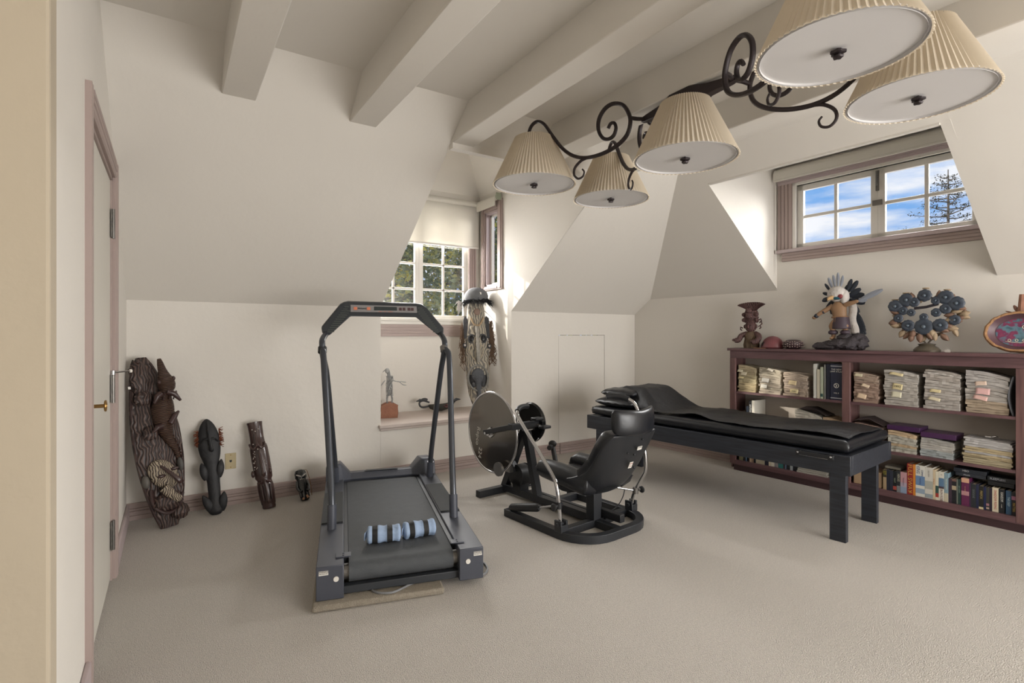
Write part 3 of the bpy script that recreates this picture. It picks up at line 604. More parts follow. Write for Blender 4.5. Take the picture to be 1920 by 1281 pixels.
bar([(.0, 1.19, .05), (.0, .95, .53)], .026); bar([(.0, .80, .06), (.0, .93, .53)], .026); bar([(cx + .03, 1.20, .48), (-.02, 1.02, .20)], .022)
m = MB(); m.lathe([(.02, -.02), (.145, -.018), (.155, 0), (.145, .018), (.02, .02)], 40, RX((.10, .985, .575))); sg = m.out('chain_guard', mat('gloss_black', '#131416', .2, var=.02), RM, ang=30)
m = MB(); m.tube([(.075, .985 + .152 * math.cos(q), .575 + .152 * math.sin(q)) for q in [PI * 1.25 + PI * .9 * i / 16 for i in range(17)]], .005, 6); m.out('guard_trim', CHROME, sg)
m = MB(); m.cyl((-.09, .92, .575), (.13, .92, .575), .014); m.cyl((-.10, .92, .575), (-.055, .92, .575), .028); m.cyl((.02, .92, .575), (.05, .92, .575), .03); m.tube([(.05, .92, .575), (.06, .85, .57), (.06, .80, .56)], .010, 8); m.cyl((-.02, .91, .54), (.06, .91, .54), .012); m.out('crank', CHROME, RM)
for x, y, z in ((.03, .84, .625), (.07, .80, .565)):
    m = MB(); m.box(x - .04, x + .04, y - .03, y + .03, z - .011, z + .011); m.out('pedal', BLKP, RM, bevel=.006)
m = MB(); m.cyl((-.175, 1.06, .235), (-.155, 1.06, .235), .052, n=36); m.cyl((-.155, 1.06, .235), (-.06, 1.06, .225), .014); m.box(-.08, -.03, 1.03, 1.10, .20, .25); m.out('tension_wheel', mat('brushed_steel', '#a9a8a6', .35, .9), RM, ang=30)
m = MB(); m.cyl((-.03, 1.02, .17), (.06, 1.02, .17), .085, n=28); m.box(-.03, .05, .96, 1.06, .05, .14); mo = m.out('generator', BLKP, RM, bevel=.003, ang=30)
m = MB(); m.cyl((.058, 1.02, .17), (.10, 1.02, .17), .07, n=28); m.cyl((.075, 1.02, .17), (.085, 1.02, .17), .086, n=28); m.out('generator_ring', CHROME, mo, ang=30)

# ================================================================ padded bench (local: x across, y along)
TB = thing('massage_table', 'long black wooden massage table with a padded vinyl top in front of the bookcase', 'table', (3.40, 1.53, 0), math.radians(5.5))
TWd, TL = .73, 2.14
m = MB(); m.box(0, .038, 0, TL, .405, .525); m.out('apron', BTAB, TB, bevel=.003)
m = MB(); m.box(TWd - .038, TWd, 0, TL, .405, .525); m.out('apron', BTAB, TB, bevel=.003)
m = MB(); m.box(.038, TWd - .038, 0, .038, .405, .525); m.out('apron', BTAB, TB, bevel=.003)
m = MB(); m.box(.038, TWd - .038, TL - .038, TL, .405, .525); m.out('apron', BTAB, TB, bevel=.003)
m = MB(); m.box(.038, TWd - .038, .038, TL - .038, .495, .522); m.out('top_board', BTAB, TB)
for x, y in ((.001, .025), (.53, .025), (.001, TL - .20), (.53, TL - .20)):
    m = MB(); m.box(x, x + .04, y, y + .09, 0, .405); m.out('leg', BTAB, TB, bevel=.002)
m = MB(); m.box(.53, .57, .025, .115, .405, .495); m.box(.53, .57, TL - .2, TL - .11, .405, .495); m.out('leg_block', BTAB, TB)
m = MB(); rbox(m, .008, TWd - .008, .012, TL - .04, .532, .612, .035, lambda x, y: .004 * fbm((x * 6, y * 3, 2))); cu = m.out('cushion', BLKV, TB, ang=80)
m = MB(); m.tube([(.012, .06, .568), (.012, TL - .1, .568)], .0035, 6); m.tube([(.06, .014, .568), (TWd - .06, .014, .568)], .0035, 6); m.out('piping', BLKV, cu)
hn = None
m = MB(); m.box(-.016, 0, .085, .118, .488, .52); m.box(-.016, 0, .275, .308, .488, .52); m.box(-.022, -.014, .09, .30, .494, .516); hn = m.out('carry_handle', BLKV2, TB, bevel=.003)
m = MB(); m.tube([(-.024, .115, .4925), (-.024, .28, .4925)], .0022, 6)
for y in (.10, .292): m.ell((-.023, y, .507), (.004, .006, .006))
m.out('handle_rivet', CHROME, hn)
m = MB(); m.tube(smooth_path([(.09, TL - .15, .41), (.10, TL - .2, .30), (.085, TL - .22, .36), (.11, TL - .17, .28), (.095, TL - .16, .39)], 5), .006, 6); m.out('hanging_strap', BLKP, TB)
TBM = Matrix.Translation((3.40, 1.53, 0)) @ Matrix.Rotation(math.radians(5.5), 4, 'Z')
def ontable(o): o.location = (3.40, 1.53, 0); o.rotation_euler = (0, 0, math.radians(5.5)); return o
# loose cover lying over the cushion and the pillows
def cover(u, v):
    y = .03 + (TL - .20) * v; x = .055 + .03 * math.sin(y * 7) + (TWd - .04 - .09) * u
    w = .5 + .5 * math.sin(9 * x + 5 * y + 4 * fbm((x * 2, y * 2, 1))); z = .6165 + .010 * w + .006 * abs(fbm((x * 9, y * 7, 3)))
    z += .022 * math.exp(-((y - 1.08) / .10) ** 2) * max(0, 1 - u * 2.2)
    z += .02 * math.exp(-((y - .18) / .12) ** 2) * math.exp(-((x - .3) / .2) ** 2)
    h = .165 * max(0, min(1, (y - 1.40) / .28)) ** 1.0; h = .168 * (lambda s: s * s * (3 - 2 * s))(max(0, min(1, (y - 1.36) / .34)))
    k = max(0, min(1, (x - .04) / .10)); z += h * (k ** .5 if y > 1.36 else 1) * (1 - .5 * max(0, (x - .55) / .15))
    if y > 1.36: x += .10 * max(0, min(1, (y - 1.4) / .3)) * (1 - u)
    if v > .96: z -= .06 * (v - .96) / .04
    return (x, y, z)
m = MB(); m.grid(46, 110, cover); ontable(tag(m.out('vinyl_cover', BLKV2, solid=.003, ang=80), 'loose crumpled black cover draped along the massage table and over its pillows', 'cover'))
def pillow(name, label, x0, x1, y0, y1, z0, z1, seed, rz=0):
    t = thing(name, label, 'pillow', TBM @ Vector(((x0 + x1) / 2, (y0 + y1) / 2, z0)), math.radians(5.5) + rz, 'black pillows at the head of the massage table')
    a, b, h = (x1 - x0) / 2, (y1 - y0) / 2, z1 - z0; m = MB()
    def pt(u, v, top):
        U, V_ = 2 * u - 1, 2 * v - 1; k = max(0, (1 - abs(U) ** 3.2) * (1 - abs(V_) ** 3.2)) ** .42
        cr = .012 * fbm((U * 3 + seed, V_ * 3, 0)) * k
        return (a * U * (1 - .05 * V_ * V_), b * V_ * (1 - .05 * U * U), h / 2 + (h / 2 * k + cr if top else -h / 2 * k * .98))
    m.grid(18, 18, lambda u, v: pt(u, v, 1)); m.grid(18, 18, lambda u, v: pt(u, v, 0)); bmesh.ops.remove_doubles(m.b, verts=m.b.verts, dist=.0005)
    m.out('pillow_case', BLKV, t, sub=1, ang=80)
    m = MB(); m.tube([(-a * .97, b * (-.8 + 1.6 * i / 12), h / 2 + .004 * math.sin(i * 2)) for i in range(13)], .003, 6); m.out('seam', BLKV2, t)
pillow('pillow', 'lower black vinyl pillow at the head of the massage table', .02, .50, 1.66, 2.10, .608, .700, 1)
pillow('pillow', 'upper black vinyl pillow, stacked on the other at the head of the massage table', .08, .48, 1.70, 2.08, .688, .775, 5, .06)

# ================================================================ bookcase (local: x along the front, y into the wall)
BA = -math.pi / 2 + math.radians(3.05); BO = Vector((4.393, 2.984, 0)); BM = Matrix.Translation(BO) @ Matrix.Rotation(BA, 4, 'Z')
BC = thing('bookcase', 'long low mahogany bookcase with three shelves of papers and books under the high window', 'bookcase', BO, BA)
BX = 2.45; BD = .235
m = MB(); m.box(-.05, BX + .02, -.02, BD, 1.108, 1.132); m.out('top_board', MAHO, BC, bevel=.003)
m = MB(); m.box(-.032, BX, 0, .02, 1.04, 1.108); m.out('top_rail', MAHO, BC, bevel=.002)
for a, b in ((-.032, .022), (.925, .982), (1.93, 1.99), (BX - .05, BX)):
    m = MB(); m.box(a, b, -.002, .02, .06, 1.04); m.out('stile', MAHOV, BC, bevel=.002)
for a in (-.030, .945, 1.95, BX - .02):
    m = MB(); m.box(a, a + .018, .02, BD - .006, .02, 1.108); m.out('side_panel', MAHOV, BC, smooth=False)
for z0, z1 in ((.713, .733), (.372, .392)):
    m = MB(); m.box(-.01, BX - .02, .003, BD - .006, z0, z1); m.out('shelf', MAHO, BC, smooth=False)
m = MB(); m.box(-.01, BX - .02, -.001, BD - .006, .055, .098); m.out('bottom_shelf', MAHO, BC, smooth=False)
m = MB(); m.box(.0, BX - .02, .012, .03, 0, .055); m.out('kick_board', mat('dark_mahogany', '#3a2528', .5), BC, smooth=False)
m = MB(); m.box(-.03, BX, BD - .006, BD, .02, 1.108); m.out('back_panel', mat('bookcase_back', '#a9a096', .8), BC, smooth=False)
SH1, SH2, SH0 = .733, .392, .098
def Bp(x, y, z): return BM @ Vector((x, y, z))
TXD, TYD = Vector((0, 0, -1)), Vector((1, 0, 0)); TXH, TYH = Vector((1, 0, 0)), Vector((0, 0, 1))
def cm(c, r=.5): 
    k = ('col_' + c.lstrip('#'), r); nm = k[0]
    return bpy.data.materials.get(nm) or mat(nm, c, r, var=.05)
def book(x0, x1, h, label, c, txt=None, tc='#e8e0c8', d=.15, y=.022, z=SH0, group=None, bands=(), lean=0, w=.8, size=None, name='book'):
    W_ = x1 - x0 - .0008; t = thing(name, label, name.replace('_', ' '), Bp((x0 + x1) / 2, y, z), BA, group)
    if lean: t.rotation_euler = (0, lean, BA)
    m = MB(); a = W_ / 2; k = .0022 if W_ > .012 else .0012
    m.poly([(-a, 0, 0), (a, 0, 0), (a, d, 0), (a - k, d, 0), (a - k, k, 0), (-a + k, k, 0), (-a + k, d, 0), (-a, d, 0)], (0, 0, h)); cv = m.out('cover', cm(c), t, bevel=.0006)
    m = MB(); m.box(-a + k, a - k, k, d - .004, .003, h - .004); m.out('pages', PAPER, t, smooth=False)
    for i, (z0, z1, bc) in enumerate(bands):
        m = MB(); m.box(-a * .985, a * .985, -.0006, .0004, h * z0, h * z1); m.out('spine_band', cm(bc), t, smooth=False)
    if txt:
        for i, q in enumerate(txt if isinstance(txt, (list, tuple)) else [txt]):
            if isinstance(q, str): q = (q, .5, size or min(W_ * .75, .03), 0)
            s, f, sz, dx = q
            text(s, sz, cm(tc), t, (dx * W_, -.0012, h * f), TXD, TYD, ext=.0002, w=w)
    return t
LB = 'in the bottom row of books, '
book(1.196, 1.219, .148, 'tan and yellow spined book with dark top, first book right of the massage table leg', '#a08a6c', None, bands=((.62, 1, '#3b3526'), (.75, .95, '#a59a4c')))
book(1.219, 1.240, .150, 'plain navy book beside the tan and yellow spine on the bottom shelf', '#1c2130')
book(1.240, 1.260, .149, 'plain dark slate book, second navy-toned spine left of the pink paperback', '#272b38')
book(1.260, 1.283, .150, 'black paperback with a small red patch low on its spine', '#15191c', [('NIGHT', .55, .014, 0)], '#9aa48c', bands=((.08, .26, '#a34b40'),))
book(1.283, 1.306, .156, 'black book with tall pale letters and a grey foot, left of the pink paperback', '#25282b', [('HEROES', .68, .02, 0)], '#b5b29c', bands=((0, .3, '#78787a'),))
book(1.306, 1.346, .153, 'pastel pink paperback fading to blue-grey at the foot of its spine', '#b58c90', [('Remembrance', .55, .012, 0)], '#5d4c62', bands=((0, .3, '#8796ad'), (.3, .5, '#a79aa8')))
book(1.346, 1.383, .222, 'tall red hardback with big gold letters on its spine', '#8c2a26', [('FULL SWAY', .52, .036, 0), ('R', .07, .018, 0)], '#c9a04c', w=1.1)
book(1.383, 1.398, .221, 'tall narrow orange-yellow book beside the red hardback', '#cf8430')
book(1.398, 1.453, .222, 'thick white and blue book with KING in large letters across its spine', '#d3d2c8', [('KING', .85, .028, -.22), ('STEPHEN', .76, .014, .22), ('INSOMNIA', .5, .012, .0)], '#3c4f7d', bands=((.36, .66, '#6784a8'), (.1, .26, '#8fa0b0')))
book(1.453, 1.499, .218, 'thick white book with grey cloudy spine, right of the blue and white one', '#c9c6bc', [('THE WIND', .8, .012, 0)], '#9a968c', bands=((.3, .56, '#a5a69c'), (.02, .14, '#8e989c')))
book(1.499, 1.514, .210, 'narrow cream paperback with fine red print on the spine', '#cbb99a', [('the long road', .6, .009, 0)], '#a0543c')
book(1.514, 1.532, .200, 'cream paperback with dark green and red diagonal spine picture', '#d2ccb8', None, bands=((.24, .5, '#34504a'), (.1, .24, '#a23a34')))
book(1.532, 1.562, .203, 'white paperback reading IRON ROSE under a blue spine picture', '#d6d2c4', [('IRON ROSE', .2, .020, 0), ('13', .9, .014, 0)], '#5e2e30', bands=((.48, .78, '#56738f'), (.42, .5, '#4c3c44')))
book(1.562, 1.586, .200, 'slim blue-grey paperback with cream foot at the end of the tall books', '#7d95a0', [('THE ROAD NORTH', .62, .011, 0)], '#dcdccc', bands=((0, .3, '#bdb49c'),))
book(1.586, 1.604, .166, 'dark plum paperback just right of the tall light-coloured books', '#3a2c38')
book(1.604, 1.629, .168, 'black paperback with a small pale figure on the spine', '#17181d', None, bands=((.55, .72, '#a5977e'), (.9, 1, '#6c4f48')))
book(1.629, 1.637, .170, 'very thin grey paperback left of the dark green one', '#6d7168')
book(1.637, 1.653, .172, 'dark green paperback with fine pale title, left of the magenta hardback', '#1f3632', [('green shadows', .6, .010, 0)], '#8ea598')
book(1.655, 1.697, .186, 'thick magenta hardback with a peach-coloured head to the spine', '#5e2248', [('the complete works', .55, .009, 0)], '#c79a7c', bands=((.84, 1, '#c79a80'), (.38, .53, '#b08488')))
book(1.697, 1.706, .160, 'thin dark purple paperback right of the magenta hardback', '#35203a')
book(1.706, 1.732, .155, 'charcoal paperback with grey title, right of the thin purple one', '#24282c', [('DEADLINE', .6, .016, 0)], '#6c7474')
book(1.732, 1.746, .158, 'slim navy paperback left of the gilt-lettered black one', '#1d2340')
book(1.746, 1.770, .152, 'black paperback with gilt capitals and a cream tip at its foot', '#1b1a18', [('FIREFOX', .62, .018, 0)], '#b09a60', bands=((0, .09, '#cdbf98'),))
book(1.770, 1.783, .150, 'slim midnight blue paperback right of the gilt-lettered one', '#1a2246')
book(1.783, 1.799, .150, 'grey-brown paperback with pink spots near its foot', '#34342f', None, bands=((.2, .3, '#a3757c'), (.06, .13, '#b39a8c')))
book(1.799, 1.813, .150, 'very dark plum paperback touching the white book with red letters', '#221a2a')
book(1.813, 1.844, .157, 'white paperback with heavy red capitals on the bottom shelf', '#cfc6ae', [('SHADOW RISING', .5, .019, 0)], '#a23236', w=.85)
book(1.846, 1.874, .154, 'black paperback with white capitals, right of the red-lettered white one', '#14181c', [('RANSOM', .68, .019, 0), ('a novel', .3, .010, 0)], '#d6d6cc')
book(1.879, 1.906, .152, 'blue paperback near the right end of the bottom row', '#2f4d68', [('THE DEEP', .55, .017, 0)], '#a8c2cc')
book(1.906, 1.929, .150, 'black paperback with yellow letters, last at the bottom right', '#1c1a1e', [('MATTERS', .35, .017, 0)], '#c2a24c', bands=((.66, .82, '#a36a84'),))
# video boxes lying flat on top of the paperbacks
def slab(x0, x1, z0, h, c, label, txt=None, y=.03, d=.12, tc='#c8c8c8', name='video_box', gp='video boxes lying on the bottom shelf books', zz=0):
    t = thing(name, label, name.replace('_', ' '), Bp((x0 + x1) / 2, y, z0), BA + zz, gp); a = (x1 - x0) / 2
    m = MB(); m.box(-a, a, 0, d, 0, h); m.out('case', cm(c, .4), t, bevel=.0015)
    m = MB(); m.box(-a * .9, a * .9, -.0008, 0, h * .12, h * .88); m.out('spine_label', cm(c, .3), t, smooth=False)
    if txt: text(txt, h * .6, cm(tc), t, (-a * .25, -.0014, h * .5), TXH, TYH, ext=.0002)
    return t
slab(1.615, 1.775, .288, .024, '#30343c', 'grey-black case, lower of two lying on the paperbacks left of centre', 'classic', y=.06)
slab(1.607, 1.778, .313, .028, '#282d36', 'grey-black case, topmost of the pile above the magenta book', 'HBO', y=.055)
slab(1.785, 1.915, .262, .028, '#171a1e', 'black case, lower of the pair at the right end above the paperbacks', None, y=.05)
slab(1.783, 1.920, .291, .030, '#1d2024', 'black case with silver lettering, upper of the right-hand pair', 'SLEEPLESS', y=.05, tc='#b8bcc4')
slab(1.20, 1.30, .2535, .018, '#7c786c', 'greyish box lying on the leftmost bottom shelf books, by the table leg', None, y=.05, name='book_box', gp='boxes lying at the left of the bottom row')
# bottom left bay
lows = [(.045, .085, '#6f6a4e', 'olive and cream book, first at the left end of the bottom shelf', .20, ()), (.088, .108, '#16191c', 'black book right of the olive one, bottom left bay', .2, ()), (.110, .120, '#587085', 'slim steel-blue book, bottom left bay', .19, ()),
 (.132, .144, '#23191a', 'very dark brown book before the tan paperbacks, bottom left bay', .2, ()), (.146, .166, '#b09a80', 'tan paperback, left of a matching pair, bottom left bay', .19, ()), (.167, .185, '#8c7460', 'brown-striped paperback, right of the tan pair, bottom left bay', .19, ()), (.190, .204, '#181b22', 'black book left of the wide cream one, bottom left bay', .2, ()),
 (.207, .288, '#a89f8a', 'wide cream box file with faint print, bottom left bay', .19, ()), (.290, .322, '#23222f', 'dark violet book right of the wide cream one', .2, ()), (.324, .344, '#c7bda6', 'cream book with thin stripes, bottom left bay', .2, ()), (.345, .376, '#cfc8b8', 'white book with two dark round marks on its spine', .2, ((.25, .38, '#4e4a44'), (.52, .66, '#4e4a44'))),
 (.377, .409, '#857f80', 'grey and mauve book left of the teal one', .2, ()), (.410, .452, '#2c6a66', 'teal green book, bottom left bay', .2, ()), (.453, .466, '#3a2c30', 'maroon-black slim book right of the teal one', .2, ()), (.468, .480, '#5a6a80', 'narrow grey-blue book, bottom left bay', .2, ()), (.481, .508, '#15181d', 'black book between two grey-blue ones, bottom left bay', .2, ()), (.510, .534, '#6c7688', 'grey-blue book with pale foot, bottom left bay', .2, ((0, .35, '#9aa0a0'),)), (.536, .575, '#171b22', 'thick black book beside the magazine pile, bottom left bay', .2, ())]
for a, b, c, lb, h, bd in lows: book(a, b, h, lb, c, bands=bd)
t = thing('cardboard_box', 'tan cardboard box behind the near table leg on the bottom shelf', 'box', Bp(1.09, .03, SH0), BA); m = MB(); m.box(-.095, .095, 0, .16, 0, .115); m.out('box_body', cm('#a98e70', .8), t, bevel=.003)
m = MB(); m.box(-.095, .0, .0, .16, .116, .119, rot('Y', 4)); m.out('flap', cm('#a98e70', .8), t)
book(.862, .885, .15, 'upright tan notebook beside the magazine pile on the bottom shelf', '#a9855f', d=.16)
# top shelf binders
book(.700, .722, .282, 'white ring binder, tallest pale spine on the top shelf', '#c4c4bd', [('.', .85, .03, 0), ('.', .08, .03, 0)], '#4a4a4a', z=SH1, d=.19, name='binder')
book(.727, .750, .238, 'cream binder between the white and the pale green ones', '#bdb6a4', z=SH1, d=.19, name='binder')
book(.755, .776, .258, 'pale green folder with a small dark mark at its foot', '#a8ae98', z=SH1, d=.19, name='binder', bands=((.06, .16, '#2f4c48'),))
book(.784, .793, .28, 'thin grey folder left of the navy volumes', '#8c8c86', z=SH1, d=.19, name='binder')
book(.800, .826, .285, 'plain midnight navy volume on the top shelf', '#181c2a', z=SH1, d=.19, name='binder')
book(.830, .920, .290, 'wide navy volume with a white round emblem and bands', '#1c2135', [], z=SH1, d=.19, name='binder', bands=((.92, .945, '#a8a8ac'), (.04, .065, '#a8a8ac')))
bw = bpy.data.objects[-1] if False else None
vol = [o for o in COL.objects if o.get('label', '').startswith('wide navy volume')][0]
text('THE NEW\nLAW ATLAS', .017, WHT, vol, (0, -.0015, .235), TXH, TYH, ext=.0003); text('VOL II', .014, WHT, vol, (0, -.0015, .055), TXH, TYH, ext=.0003)
m = MB(); m.tube([(.017 * math.cos(q), -.001, .115 + .017 * math.sin(q)) for q in [2 * PI * i / 20 for i in range(20)]], .0022, 5, closed=True, up=(0, 1, 0)); m.tube([(-.006, -.001, .125), (.004, -.001, .115), (-.004, -.001, .104)], .003, 5); m.out('emblem', WHT, vol)
# middle shelf left
book(.055, .085, .16, 'brown book, low and leftmost behind the massage table on the middle shelf', '#5c5046', z=SH2, y=.06)
book(.060 + .05, .135, .21, 'navy book left of the one with white capitals', '#1c2a3c', z=SH2, y=.03)
book(.137, .162, .262, 'black book with white capitals down the spine, middle shelf', '#16191d', [('ANTHONY H', .6, .022, 0)], '#d8dad8', z=SH2, y=.03, w=1.1)
book(.164, .190, .266, 'white spined grey-sided reference book on the middle shelf', '#cfcbc0', z=SH2, y=.03, d=.19)
# paper piles: loose magazines and folders, each one a thing of its own
def sheet_mesh(w, d, h, seed, curl=0.0, nx=10):
    r = random.Random(seed); m = MB()
    jx = [r.uniform(-.002, .002) for _ in range(nx + 1)]
    def z(x): return curl * ((x / w + .5) ** 2) * -1 + .0012 * math.sin(x * 60 + seed)
    top, bot = [], []
    for lay, zz in ((0, 0), (1, h)):
        for j, y in enumerate((0, d)):
            (bot if lay == 0 else top).append([m.b.verts.new((-w / 2 + w * i / nx, y + (jx[i] if j == 0 else 0), z(-w / 2 + w * i / nx) + zz)) for i in range(nx + 1)])
    for i in range(nx):
        m.b.faces.new((top[0][i], top[0][i + 1], top[1][i + 1], top[1][i])); m.b.faces.new((bot[0][i + 1], bot[0][i], bot[1][i], bot[1][i + 1]))
        m.b.faces.new((bot[0][i], bot[0][i + 1], top[0][i + 1], top[0][i])); m.b.faces.new((bot[1][i + 1], bot[1][i], top[1][i], top[1][i + 1]))
    m.b.faces.new((bot[0][0], top[0][0], top[1][0], bot[1][0])); m.b.faces.new((bot[0][nx], bot[1][nx], top[1][nx], top[0][nx]))
    return m
def papmat(c):
    nm = 'paper_' + c; 
    if bpy.data.materials.get(nm): return bpy.data.materials[nm]
    m = mat(nm, '#' + c, .9); t = m.node_tree; b = t.nodes['Principled BSDF']
    tc = N(t, 'ShaderNodeTexCoord'); mp = N(t, 'ShaderNodeMapping'); mp.inputs['Scale'].default_value = (8, 8, 420); n = N(t, 'ShaderNodeTexNoise'); n.inputs['Scale'].default_value = 1; n.inputs['Detail'].default_value = 3
    oi = N(t, 'ShaderNodeObjectInfo'); ad = N(t, 'ShaderNodeVectorMath'); ad.operation = 'ADD'
    t.links.new(tc.outputs['Object'], ad.inputs[0]); t.links.new(oi.outputs['Random'], ad.inputs[1]); t.links.new(ad.outputs[0], mp.inputs[0]); t.links.new(mp.outputs[0], n.inputs[0])
    r = N(t, 'ShaderNodeValToRGB'); k = hx(c); r.color_ramp.elements[0].position = .3; r.color_ramp.elements[1].position = .6
    r.color_ramp.elements[0].color = tuple(v * .5 for v in k[:3]) + (1,); r.color_ramp.elements[1].color = k
    t.links.new(n.outputs[0], r.inputs[0]); t.links.new(r.outputs[0], b.inputs['Base Color']); return m
ORD = 'zeroth first second third fourth fifth sixth seventh eighth ninth tenth eleventh twelfth thirteenth fourteenth fifteenth'.split()
def pile(x0, x1, z, top, n, cols, label, group, slope=.03, y=.03, d=.17, cat='magazine', name='magazine'):
    w = x1 - x0; H = (top - z) / n; zz = z; src = {}
    for i in range(n):
        h = H * rnd.uniform(.8, 1.2) if i < n - 1 else max(.004, min(top - zz, H * 1.3)); c = cols[min(len(cols) - 1, int(i / n * len(cols)))] if rnd.random() < .8 else rnd.choice(cols)
        cu = slope * min(1, .05 + i / n)
        ob = sheet_mesh(w * rnd.uniform(.93, 1.0), d * rnd.uniform(.9, 1.0), h * .9, rnd.randint(0, 999), cu).out(name, papmat(c), smooth=False)
        ob.location = Bp((x0 + x1) / 2 + rnd.uniform(-.005, .005), y + rnd.uniform(-.008, .004), zz); ob.rotation_euler = (0, 0, BA + rnd.uniform(-.025, .025))
        k = n - i; tag(ob, ('topmost ' if k == 1 else 'bottom ' if k == n else ORD[k] + ' from the top: ') + label, cat, group); zz += h
def note(x, z, w, h, c, label, txt=None, y=.018, tilt=0, droop=.02):
    t = thing('sticky_note', label, 'note', Bp(x, y, z), BA, 'paper notes sticking out of the piles'); t.rotation_euler = (0, tilt, BA)
    m = MB(); m.grid(6, 4, lambda u, v: ((u - .5) * w, .014 * v - .010 * (1 - v) ** 2 * math.cos(u * 2) if 0 else -.012 * (1 - v) ** 1.5, (v - 1) * h + .002 * math.sin(u * 5))); m.out('note_paper', cm(c, .8), t, solid=.0006)
    if txt: text(txt, h * .55, BLKP, t, (0, -.0085, -h * .5), TXH, TYH, ext=.0002)
pile(.035, .205, SH1, .985, 13, ['b5a583', 'c2b593', 'b7a98c'], 'buff folder, leftmost pile, top shelf', 'first pile on the top shelf', .03)
pile(.232, .432, SH1, .965, 12, ['b2a696', 'b8ad9c', 'bfb5a2'], 'cream magazine, second pile from the left, top shelf', 'second pile on the top shelf', .025)
pile(.450, .655, SH1, .935, 11, ['a99888', 'ad9d8e', 'b7a796'], 'pinkish-cream magazine, pile beside the white binder', 'third pile on the top shelf', .028)
pile(.995, 1.165, SH1, .965, 12, ['9e8576', 'a48c7d', 'a89484'], 'brownish magazine, pile right of the divider, top shelf', 'pile right of the divider', .025)
pile(1.200, 1.410, SH1, 1.005, 14, ['b3adA5'.lower(), 'b8b2aa', 'bcb7b0'], 'pale grey magazine, pile with the 1992 note', 'pile with the dated note', .028)
pile(1.445, 1.650, SH1, 1.01, 14, ['b4adA6'.lower(), 'b9b3ac', 'b2aaa2'], 'pale grey magazine, plain tall pile, top shelf', 'tall plain pile on the top shelf', .028)
pile(1.675, 1.895, SH1, 1.02, 15, ['b09f8a', 'b5afa8', 'b9b4b0'], 'pale magazine, rightmost pile with pink notes', 'rightmost pile on the top shelf', .045)
pile(.575, .815, SH0, .255, 9, ['a7a398', 'aeaaa0'], 'off-white magazine, pile on the bottom shelf', 'pile on the bottom shelf', .0, y=.02)
pile(.54, .76, SH2, .625, 11, ['b5aEA2'.lower(), 'bcb6aa'], 'pale magazine, leftmost pile, middle shelf', 'left pile on the middle shelf', .05, y=.04)
pile(.765, .918, SH2, .59, 10, ['b5997a', 'b89f82'], 'tan folder, pile left of the divider, middle shelf', 'tan pile on the middle shelf', .02, y=.045)
pile(.99, 1.19, SH2, .57, 9, ['8f7468', '9c8478'], 'brown folder, pile right of the divider, middle shelf', 'brown pile on the middle shelf', .02, y=.04)
pile(1.225, 1.405, SH2, .548, 8, ['a8a598', 'b0aca0', 'c0a888'], 'cream folder, pile under the left purple binder', 'left pile under the purple binders', .022, y=.03)
pile(1.420, 1.615, SH2, .525, 8, ['a2a8a8', 'b5b1aa', 'a5a29c'], 'grey-white magazine, pile under the right purple binder', 'right pile under the purple binders', .020, y=.03)
pile(1.665, 1.915, SH2, .565, 12, ['a89c80', 'b0a080', 'b9b6b4'], 'cream magazine, rightmost pile, middle shelf', 'rightmost pile on the middle shelf', .012, y=.02)
slab(1.22, 1.42, .551, .034, '#3f2347', 'purple binder lying on the piles, the left one', None, y=.03, d=.18, name='purple_binder', gp='purple binders')
slab(1.425, 1.625, .527, .036, '#44254a', 'purple binder lying on the piles, the right one', None, y=.03, d=.18, name='purple_binder', gp='purple binders')
t = thing('loose_folder', 'dark folder lying open on top of the left middle shelf pile', 'folder', Bp(.68, .03, .592), BA); m = MB(); m.poly([(-.10, .0, .035), (.03, .0, .045), (.12, .0, .0), (.11, .17, .0), (-.02, .17, .05), (-.12, .17, .04)], (0, 0, .003)); m.out('cover', cm('#4c4240', .7), t)
t = thing('loose_folder', 'dark brown folder sloping on the pile right of the divider, middle shelf', 'folder', Bp(1.10, .03, .565), BA); m = MB(); m.poly([(-.10, .0, .02), (.0, .0, .045), (.10, .0, .0), (.09, .17, .0), (-.02, .17, .05), (-.11, .17, .03)], (0, 0, .003)); m.out('cover', cm('#463a3a', .7), t)
t = thing('metal_clip', 'silver bulldog clip on the rightmost pile of the middle shelf', 'clip', Bp(1.80, .07, .572), BA); m = MB(); m.box(-.03, .0, -.01, .02, 0, .010); m.tube([(.0, 0, .006), (.02, .01, .012), (.035, .0, .008)], .003, 6); m.out('clip_body', CHROME, t)
t = thing('loose_folder', 'bent grey magazine standing at the right end of the top shelf', 'folder', Bp(1.905, .02, SH1), BA); m = MB()
m.grid(4, 14, lambda u, v: (.014 - .022 * math.sin(v * PI) , .17 * u, .25 * v)); m.out('cover', cm('#6d7078', .5), t, solid=.008)
YL, YP = '#cdbf95', '#c5bba0'
note(.062, .935, .05, .022, '#c9c0a8', 'cream note high in the first pile, top shelf'); note(.095, .915, .055, .03, '#c6bda6', 'larger cream note just below the top of the first pile'); note(.07, .868, .05, .010, YL, 'narrow yellow tab in the middle of the first pile')
note(.345, .955, .055, .016, '#c9c2b4', 'slanting white tab at the top of the second pile', tilt=.25); note(.298, .87, .065, .035, '#cfccc4', 'white note in the middle of the second pile'); note(.285, .815, .055, .032, '#cdcac0', 'white rolled note low in the second pile')
note(.535, .865, .066, .035, '#c9b792', 'tan note in the middle of the third pile'); note(.548, .795, .066, .034, YL, 'yellow note with faint writing, low in the third pile', 'note')
